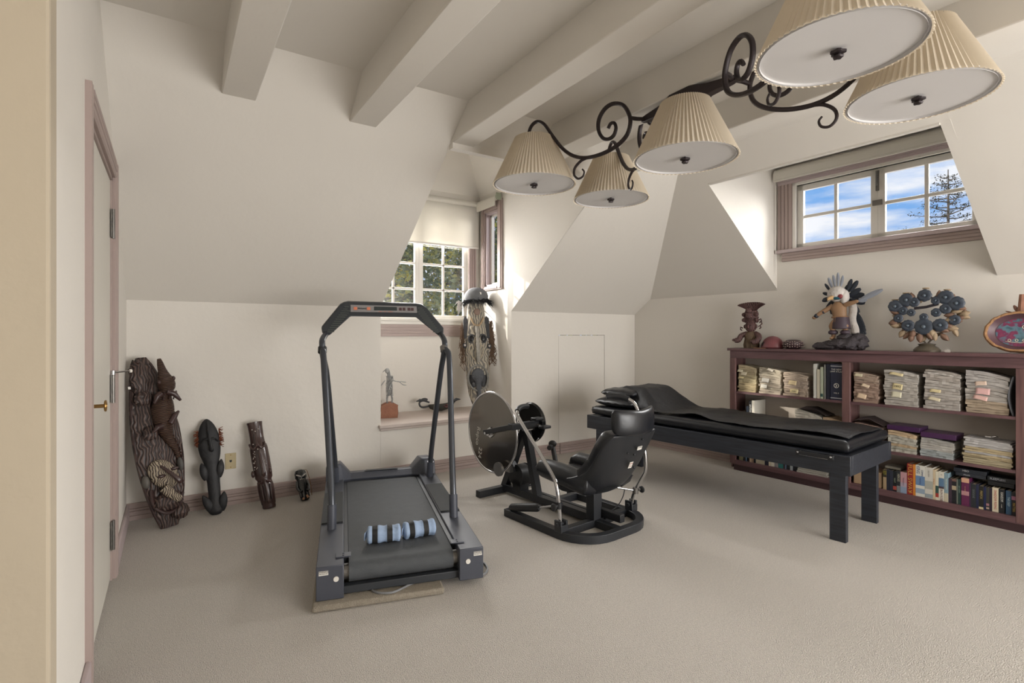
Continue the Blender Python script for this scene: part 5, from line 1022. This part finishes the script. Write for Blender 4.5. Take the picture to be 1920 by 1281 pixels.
m = MB(); m.rings([[((.0) + w * math.cos(q), w * d * math.sin(q), z) for q in [2 * PI * j / 18 for j in range(18)]] for z, w, d in ((.0, .02, .8), (.02, .028, .8), (.06, .034, .75), (.11, .037, .75), (.15, .036, .75), (.165, .034, .8), (.18, .042, .8), (.21, .044, .8), (.232, .036, .8), (.243, .015, .8))])
for s in (-1, 1): m.tube(smooth_path([(s * .034, -.01, .15), (s * .043, -.02, .10), (s * .03, -.035, .065), (s * .012, -.038, .07)], 4), .009, 8); m.ell((s * .02, -.018, .012), (.013, .022, .014)); m.tube([(s * .022, -.02, .07), (s * .024, -.028, .02)], .012, 8)
m.out('figure_body', TB_, t)
m = MB()
for s in (-1, 1): m.tube([(s * .006, -.036, .178), (s * .034, -.024, .198)], .0045, 7)
for i in range(5): m.ell((-.014 + .007 * i, -.031, .157 + .002 * (i % 2)), (.003, .003, .003), n=6, m=4)
m.out('eye_inlay', PD, t)
m = MB(); m.tube([(.012, -.036, .03), (.02, -.04, .008)], [.006, .010], 8); m.ell((-.014, -.034, .008), (.010, .008, .009)); m.out('foot_inlay', cm('#a87c5c', .5), t)
m = MB(); m.tube(smooth_path([(.036, .0, .235), (.052, -.005, .22), (.060, -.006, .12), (.056, .0, .03)], 5), .0022, 6); m.out('cord', cm('#7a5432', .8), t)

# ================================================================ on the window seat
SPM = carved('sepik_pattern', '#67635d', '#a49b8a', 12, 14, .2, .8, .7, .6); GREYW = mat('grey_carved_wood', '#3d3e41', .7, bump=(60, .8, .006), var=.3, vscale=30)
t = lean('tribal_mask', 'long grey and cream tribal mask with round eyes, big open mouth and feathered gourd top', 'mask', (2.615, 4.62, .483), (2.665, 4.845, 1.69), -.42)
k = .00114; 
def mz(y): return (1236 - y) * k
def mxx(x): return (x - 245) * k
def mdepth(w): return .42 * w
m = MB(); m.rings([[(mxx(c) + w * k * math.cos(q), (.25 if math.sin(q) > 0 else .62) * w * k * math.sin(q), mz(y)) for q in [2 * PI * j / 30 for j in range(30)]] for y, c, w in ((1236, 240, 26), (1200, 237, 42), (1150, 236, 62), (1080, 238, 84), (1000, 240, 96), (900, 242, 104), (800, 245, 108), (700, 246, 108), (640, 248, 104), (560, 250, 96), (480, 252, 90), (380, 254, 84), (310, 256, 78), (260, 258, 66), (230, 260, 40))]); m.out('mask_body', SPM, t, ang=70)
fy = lambda w: -.62 * w * k
m = MB(); m.tube([(mxx(252), fy(88) - .004, mz(470)), (mxx(252), fy(100) - .02, mz(560)), (mxx(250), fy(105) - .04, mz(680)), (mxx(248), fy(105) - .055, mz(770)), (mxx(247), fy(108) - .03, mz(805))], [.014, .015, .017, .020, .012], 12); m.out('nose', mat('pale_grey_pigment', '#8f8b83', .8, bump=(90, .6, .004), var=.3, vscale=40), t)
for x in (205, 300):
    m = MB(); c = Vector((mxx(x), fy(92) + .012, mz(592))); m.tube([c + Vector((.036 * math.cos(q), -.006, .042 * math.sin(q))) for q in [2 * PI * j / 20 for j in range(20)]], .009, 8, closed=True); e_ = m.out('eye_ring', GREYW, t)
    m = MB(); m.ell(c + Vector((0, -.006, 0)), (.029, .012, .034)); m.out('eye_hollow', mat('eye_black', '#0c0c0e', .4), e_)
for x, y in ((140, 645), (358, 660)): m = MB(); m.ell((mxx(x), -.03, mz(y)), (.022, .02, .026)); q = m.out('ear_stud', GREYW, t); m = MB(); m.ell((mxx(x), -.05, mz(y)), (.010, .006, .011)); m.out('stud_centre', PD, q)
m = MB(); c = Vector((mxx(262), fy(80) - .002, mz(345))); m.tube([c + Vector((.040 * math.cos(q), 0, .044 * math.sin(q))) for q in [2 * PI * j / 24 for j in range(24)]], .008, 8, closed=True); mr = m.out('brow_ring', SPM, t); m = MB(); m.ell(c, (.034, .012, .038)); m.out('brow_disc', cm('#7b675c', .8), mr)
m = MB(); m.tube(smooth_path([(mxx(205), fy(80), mz(400)), (mxx(225), fy(86) - .01, mz(455)), (mxx(258), fy(90) - .014, mz(475)), (mxx(290), fy(86) - .01, mz(455)), (mxx(318), fy(80), mz(400))], 5), .009, 8); m.out('brow_arch', cm('#9a8468', .8), t)
for x, s in ((155, -1), (350, 1)):
    m = MB(); m.poly([(mxx(x) - .022, -.02, mz(575)), (mxx(x) + .020, -.03, mz(590)), (mxx(x) + .024, -.03, mz(400)), (mxx(x) - .006, -.02, mz(375)), (mxx(x) - .022, -.02, mz(410))], (0, .018, 0)); m.out('ear_flap', GREYW, t, bevel=.004)
c = Vector((mxx(240), 0, mz(945)))
m = MB(); m.tube([(c.x + .100 * math.cos(q), fy(100) * (1 - .30 * math.cos(q) ** 2) - .004, c.z + .128 * math.sin(q)) for q in [2 * PI * j / 40 for j in range(40)]], .011, 8, closed=True); mo = m.out('mouth_ring', mat('cowrie_edge', '#77756f', .7, bump=(120, 1, .006), var=.5, vscale=90), t)
m = MB(); m.ell((c.x, fy(100) + .030, c.z), (.092, .030, .120), n=24, m=14); m.out('mouth_hollow', mat('mouth_black', '#1c1d20', .6), mo)
m = MB(); m.ell((c.x, fy(100) + .008, c.z + .03), (.066, .03, .075), n=18, m=12); m.tube([(c.x, fy(100) - .008, c.z), (c.x, fy(96) - .004, c.z - .07), (c.x, fy(84) - .004, c.z - .13), (c.x, fy(60) - .004, c.z - .20)], [.034, .03, .026, .020], 12); m.out('tongue', mat('tongue_cells', '#4c4e52', .7, bump=(70, 1, .008), var=.3, vscale=60), mo)
for s in (-1, 1): m = MB(); m.ell((c.x + s * .045, fy(100) + .012, c.z - .065), (.024, .02, .026)); m.out('mouth_knob', GREYW, mo)
for s in (-1, 1): m = MB(); m.tube(smooth_path([(c.x + s * .02, fy(106) - .012, mz(790)), (c.x + s * .055, fy(100) - .004, mz(740)), (c.x + s * .072, fy(90), mz(680)), (c.x + s * .048, fy(100) - .004, mz(650)), (c.x + s * .035, fy(104) - .006, mz(690))], 5), .006, 8); m.out('cheek_scroll', cm('#a49a86', .8), t)
m = MB(); m.ell((mxx(268), .005, mz(190)), (.125, .105, .098), n=28, m=18, fn=lambda p: 1 + .03 * fbm((p.x * 3, p.y * 3, p.z * 3))); gd = m.out('gourd', mat('grey_gourd', '#5a5b5d', .75, var=.35, vscale=12, bump=(20, .4, .01)), t)
m = MB(); m.box(mxx(290) - .02, mxx(290) + .02, -.096, -.080, mz(190), mz(170)); m.out('tag', WHT, gd)
m = MB()
for i in range(260):
    a = rnd.uniform(PI * .95, PI * 2.05); p = Vector((mxx(270) + .115 * math.cos(a), .01 + .085 * math.sin(a), mz(245) + rnd.uniform(-.01, .02))); d = Vector((math.cos(a) * .05 + rnd.uniform(-.03, .03), math.sin(a) * .03, rnd.uniform(-.075, .01))); m.tube([p, p + d * .5 + Vector((0, -.006, .006)), p + d], [.0026, .002, .0006], 4)
m.out('feather_fringe', mat('black_feathers', '#1c1d21', .8), gd)
m = MB()
for i in range(40):
    p = Vector((mxx(125), -.02, mz(300))) + Vector((rnd.uniform(-.01, .02), 0, rnd.uniform(-.03, .06))); m.tube([p, p + Vector((-.03, -.01, .02)), p + Vector((rnd.uniform(-.06, -.02), -.02, rnd.uniform(-.08, .03)))], [.003, .003, .001], 4)
m.out('white_plume', FUR, t)
FIB = mat('brown_fibre', '#65503f', .9, var=.4, vscale=50)
for x, z0_, n_ in ((120, 440, 34), (385, 430, 60)):
    m = MB()
    for i in range(n_):
        p = Vector((mxx(x) + rnd.uniform(-.012, .012), rnd.uniform(-.03, .01), mz(z0_ + rnd.uniform(-10, 80)))); L = rnd.uniform(.18, .42); m.tube([p + Vector((rnd.uniform(-.006, .006) * j + .012 * math.sin(j * 1.5 + i) * (x > 200), rnd.uniform(-.003, .003), -L * j / 6)) for j in range(7)], .0028, 4)
    m.out('fibre_fringe', FIB, t)
m = MB(); m.tube([(mxx(330), -.05, mz(335)), (mxx(385), -.06, mz(395)), (mxx(440), -.06, mz(460))], [.003, .002, .001], 5); m.out('quill', BLKP, t)

t = thing('wire_sculpture', 'grey wire bird-headed figure on a rough terracotta block, on the window seat', 'sculpture', (1.722, 4.77, .482), -.3)
m = MB(); m.poly([(-.078, -.06, 0), (.075, -.065, 0), (.085, .06, 0), (-.07, .065, 0)], (.0, 0, .10)); bmesh.ops.subdivide_edges(m.b, edges=m.b.edges[:], cuts=4, use_grid_fill=True)
for v in m.b.verts: v.co.z += (.035 * math.sin((v.co.x + .1) * 16) + .012 * fbm((v.co.x * 20, v.co.y * 20, 0))) * (v.co.z / .10); v.co += Vector((1, 1, 0)) * .006 * fbm(v.co * 20)
m.out('stone_block', mat('terracotta_stone', '#9a6c57', .85, bump=(20, .6, .01), var=.3, vscale=12), t)
m = MB()
def strands(P, n_, sp, r=.0016):
    P = smooth_path(P, 4)
    for i in range(n_):
        a = rnd.uniform(0, 2 * PI); q = rnd.uniform(.3, 1); m.tube([p + Vector((math.cos(a + j * .35) * sp * q, math.sin(a + j * .35) * sp * q * .7, rnd.uniform(-.003, .003))) for j, p in enumerate(P)], r, 4)
strands([(-.015, 0, .12), (-.02, 0, .18), (.0, 0, .24)], 14, .010); strands([(.02, 0, .12), (.025, 0, .18), (.01, 0, .24)], 14, .010); strands([(.005, 0, .20), (.0, 0, .30), (.008, 0, .36), (.0, 0, .385)], 46, .032)
strands([(-.035, 0, .345), (-.06, -.01, .32), (-.075, -.01, .30)], 8, .006); strands([(.03, 0, .345), (.07, -.01, .335), (.12, -.015, .33), (.15, -.015, .325)], 14, .008); strands([(.10, 0, .325), (.13, 0, .30), (.155, 0, .295)], 5, .006)
strands([(.0, 0, .37), (-.005, 0, .42), (-.02, 0, .445)], 30, .018)
m.out('wire_figure', mat('grey_wire', '#a4a5a4', .7, .1), t)
m = MB(); m.ell((-.018, 0, .435), (.020, .016, .026)); m.tube([(-.03, 0, .445), (-.052, -.004, .43), (-.06, -.004, .418)], [.008, .004, .001], 6); m.out('bird_head', cm('#9a9a98', .7), t)
t = thing('carved_boat_dish', 'dark canoe-shaped carved vessel with an animal head handle lying on the window seat', 'carving', (2.285, 4.86, .482), -.12)
m = MB(); m.rings([[(x, w * math.cos(q), zc + (h * math.sin(q) if math.sin(q) < 0 else -h * .25 * math.sin(q))) for q in [2 * PI * j / 18 for j in range(18)]] for x, w, h, zc in ((-.115, .02, .02, .068), (-.10, .038, .042, .07), (-.05, .052, .062, .068), (.02, .055, .064, .067), (.08, .05, .055, .072), (.13, .036, .035, .085), (.165, .014, .012, .10))]); m.out('hull', mat('dark_olive_wood', '#37352f', .6, bump=(50, .7, .006), var=.5, vscale=25), t, ang=60)
m = MB(); m.tube(smooth_path([(-.10, 0, .06), (-.17, 0, .05), (-.205, 0, .065), (-.21, 0, .10), (-.17, 0, .115), (-.11, 0, .095)], 5), .009, 8); m.tube([(-.19, 0, .118), (-.21, 0, .122), (-.245, 0, .112)], [.017, .014, .003], 8); m.ell((-.16, 0, .125), (.035, .02, .018)); m.out('handle', GREYW, t)
m = MB(); m.tube([(.13, 0, .09), (.18, 0, .112), (.225, 0, .108)], [.012, .016, .002], 8); m.out('beak_tail', GREYW, t)
m = MB(); m.tube([(.02, -.056, .06), (.05, -.054, .072), (.08, -.05, .055), (.05, -.052, .045)], .006, 6, closed=True); m.out('red_mark', cm('#6a3436', .6), t)

# ================================================================ wrought iron ceiling light with five pleated shades
CX_, CY_ = 2.19, 1.755
CH = thing('ceiling_light', 'long wrought iron ceiling light with scrolled arms and five pleated cream shades', 'ceiling light', (CX_, CY_, 0))
m = MB(); m.rings([[(w * a, y, z) for a, z in ((-1, z0), (1, z0), (1, z1), (-1, z1))] for y, w, z0, z1 in ((-.29, .012, 2.425, 2.452), (-.26, .016, 2.42, 2.455), (-.14, .022, 2.415, 2.47), (-.06, .055, 2.40, 2.479), (.06, .055, 2.40, 2.479), (.14, .022, 2.415, 2.47), (.26, .016, 2.42, 2.455), (.29, .012, 2.425, 2.452))]); m.out('ceiling_bar', IRON, CH, bevel=.003)
SPR = [(.21, 2.405), (.185, 2.428), (.15, 2.425), (.135, 2.395), (.155, 2.36), (.205, 2.345), (.265, 2.36), (.305, 2.41), (.30, 2.47), (.245, 2.518), (.165, 2.535), (.075, 2.515), (.02, 2.465), (.0, 2.41), (.03, 2.345), (.12, 2.30), (.26, 2.272), (.42, 2.268), (.56, 2.295), (.68, 2.355), (.79, 2.445), (.88, 2.525), (.96, 2.556), (1.03, 2.54), (1.065, 2.495), (1.06, 2.458)]
CURL = [(.40, 2.268), (.48, 2.258), (.545, 2.225), (.555, 2.185), (.515, 2.158), (.465, 2.165), (.45, 2.19), (.47, 2.208)]
ends = []
for sx in (-1, 1):
    for sy in (1, -1):
        f = lambda p, z: (sx * (.095 + .225 * p), sy * (.29 + .585 * p), z)
        pts = smooth_path([f(*q) for q in SPR], 4); m = MB(); n_ = len(pts); m.tube(pts, [.011 + .003 * math.sin(PI * i / n_) for i in range(n_)], 8, up=Vector((sy * .585, -sx * .225, 0)).normalized(), flat=.8); a_ = m.out('arm', IRON, CH)
        pc = smooth_path([f(*q) for q in CURL], 4); m = MB(); m.tube(pc, [.009 - .0045 * i / len(pc) for i in range(len(pc))], 8, up=Vector((sy * .585, -sx * .225, 0)).normalized()); m.out('curl', IRON, a_)
        m = MB(); m.tube([(sx * .01, sy * .27, 2.438), (sx * .05, sy * .285, 2.435), (sx * .097, sy * .292, 2.432)], .011, 8); m.out('arm_joint', IRON, a_)
        ends.append((sx * .32, sy * .875))
SHI = [(x, y, 2.172 if y > 0 else 2.195) for x, y in ends] + [(-.03, -.02, 2.13)]
for x, y, z in SHI:
    H_ = .283; n_ = 72; m = MB()
    m.lathe([(.2525, 0), (.2495, .006), (.118 + .0035, H_ - .006), (.120, H_)], n_ * 4, Matrix.Translation((x, y, z)), fn=lambda q, r, zz: 1 + (.014 if r > .2 else .024) * math.asin(math.sin(q * n_)) / (PI / 2), caps=False); sh_ = m.out('lamp_shade', SHADE, CH, ang=25)
    m = MB(); m.lathe([(.2385, .006), (.2385, .010), (.004, .014), (.004, .010)], 56, Matrix.Translation((x, y, z)), caps=False); m.lathe([(.246, .002), (.246, .010), (.238, .010), (.238, .002)], 56, Matrix.Translation((x, y, z)), caps=False); m.out('diffuser', DIFF, sh_, ang=40)
    m = MB(); m.lathe([(.004, -.020), (.014, -.018), (.016, -.012), (.010, -.008), (.022, -.004), (.022, .004), (.010, .010)], 24, Matrix.Translation((x, y, z)), fn=lambda q, r, zz: 1 + .16 * math.cos(5 * q)); m.out('finial', IRON, sh_)
    m = MB(); m.lathe([(.03, H_ - .03), (.042, H_ - .012), (.04, H_), (.02, H_ + .01), (.012, H_ + .02)], 18, Matrix.Translation((x, y, z)))
    for a in range(3): m.tube([(x, y, z + H_ - .01), (x + .119 * math.cos(a * 2.094), y + .119 * math.sin(a * 2.094), z + H_ - .004)], .003, 6)
    m.tube([(x, y, z + .012), (x, y, z + H_)], .005, 8); m.out('shade_holder', IRON, sh_)
    if abs(x) < .1: m = MB(); m.tube([(x, y, z + H_), (x * .5, y * .5, 2.44)], .012, 8); m.out('stem', IRON, CH)
    else: m = MB(); s_ = 1 if x > 0 else -1; sy = 1 if y > 0 else -1; m.tube(smooth_path([(x, y, z + H_ - .01), (x, y, z + H_ + .02), (x + s_ * .012, y + sy * .02, z + H_ + .035), (x + s_ * .016, y + sy * .035, z + H_ + .015)], 4), .009, 8); m.out('shade_hook', IRON, sh_)

# ================================================================ outside
LEAF = mat('tree_leaf', '#5c6b3a', .7); tt = LEAF.node_tree; b = tt.nodes['Principled BSDF']; tcn = N(tt, 'ShaderNodeTexCoord'); vo = N(tt, 'ShaderNodeTexNoise'); vo.inputs['Scale'].default_value = 2.6; vo.inputs['Detail'].default_value = 4
rr_ = N(tt, 'ShaderNodeValToRGB'); e = rr_.color_ramp.elements; e[0].position = .38; e[0].color = hx('#4d5f44'); e[1].position = .64; e[1].color = hx('#c4b84c'); k_ = e.new(.50); k_.color = hx('#7f8c66')
tt.links.new(tcn.outputs['Object'], vo.inputs[0]); tt.links.new(vo.outputs[0], rr_.inputs[0]); tt.links.new(rr_.outputs[0], b.inputs['Base Color']); b.inputs['Transmission Weight'].default_value = 0
tb = N(tt, 'ShaderNodeBsdfTranslucent'); mxs = N(tt, 'ShaderNodeMixShader'); mxs.inputs[0].default_value = .45; tt.links.new(rr_.outputs[0], tb.inputs[0]); tt.links.new(b.outputs[0], mxs.inputs[1]); tt.links.new(tb.outputs[0], mxs.inputs[2]); tt.links.new(mxs.outputs[0], tt.nodes['Material Output'].inputs[0])
BARKM = mat('tree_bark', '#5d5348', .9, bump=(15, .8, .02), var=.3, vscale=6)
def tree(loc, rad, H, n_, ls, label, seed, name='tree', trunk=.12):
    r = random.Random(seed); t = thing(name, label, 'tree', loc); m = MB()
    for i in range(n_):
        while True:
            p = Vector((r.uniform(-1, 1), r.uniform(-1, 1), r.uniform(-1, 1)))
            if p.length < 1: break
        p = Vector((p.x * rad[0], p.y * rad[1], p.z * rad[2])) + Vector((0, 0, H)); a = Vector((r.uniform(-1, 1), r.uniform(-1, 1), r.uniform(-1, .4))).normalized(); c = a.cross(Vector((r.uniform(-1, 1), r.uniform(-1, 1), r.uniform(-1, 1)))).normalized(); L = ls * r.uniform(.6, 1.3)
        m.face([p, p + a * L * .5 + c * L * .22, p + a * L, p + a * L * .5 - c * L * .22])
    m.out('foliage', LEAF, t, smooth=False); m = MB(); m.tube([(0, 0, 0), (.1, 0, H * .5), (0, 0, H + rad[2] * .7)], [trunk, trunk * .8, trunk * .2], 10)
    for i in range(46):
        z = H + r.uniform(-.9, .6) * rad[2]; a = r.uniform(0, 2 * PI); d = Vector((math.cos(a) * rad[0] * .9, math.sin(a) * rad[1] * .9, r.uniform(.1, .8))); m.tube([(0, 0, z), Vector((0, 0, z)) + d * .5 + Vector((r.uniform(-.2, .2), r.uniform(-.2, .2), -.05)), Vector((0, 0, z)) + d], [trunk * .25, trunk * .15, trunk * .04], 5)
    m.out('trunk', BARKM, t)
tree((3.5, 8.6, -3), (3.4, 1.2, 2.4), 4.9, 46000, .11, 'dense leafy tree filling the view outside the recess window', 3)
tree((6.6, 7.2, -3), (1.8, 1.3, 2.2), 5.3, 9000, .09, 'yellow-green tree outside the narrow side window', 8)
def conifer(loc, H, spread, label, seed, n_b=70):
    r = random.Random(seed); t = thing('conifer', label, 'tree', loc); m = MB(); m.tube([(0, 0, 0), (.02, 0, H * .6), (0, 0, H)], [.14, .07, .012], 8); g = MB()
    for i in range(n_b):
        z = H * (.55 + .43 * (i / n_b)) ; a = i * 2.4 + r.uniform(-.3, .3); L = spread * (1.05 - i / n_b) * r.uniform(.6, 1.15) + .12; tip = Vector((math.cos(a) * L, math.sin(a) * L, z + L * .18)); b0 = Vector((0, 0, z)); m.tube([b0, b0.lerp(tip, .5) + Vector((0, 0, -.03)), tip], [.022, .013, .005], 5)
        for j in range(int(22 + L * 46)):
            k = r.uniform(.25, 1.05); p = b0.lerp(tip, k) + Vector((r.uniform(-.12, .12), r.uniform(-.12, .12), r.uniform(-.06, .08))); c = Vector((r.uniform(-1, 1), r.uniform(-1, 1), r.uniform(-.4, .6))).normalized(); q = c.cross(Vector((0, 0, 1))).normalized() * .02; s_ = r.uniform(.05, .11); g.face([p, p + c * s_ * .5 + q, p + c * s_, p + c * s_ * .5 - q])
    m.out('trunk', BARKM, t); g.out('needles', mat('conifer_needles', '#3c3c26', .9, var=.4, vscale=3), t, smooth=False)
conifer((19.85, 6.19, -3), 9.3, 2.1, 'thin conifer standing against the sky outside the wide high window', 4)
conifer((15.9, 8.9, -3), 7.5, 1.2, 'top of a smaller tree low in the left pane of the wide high window', 6, 40)
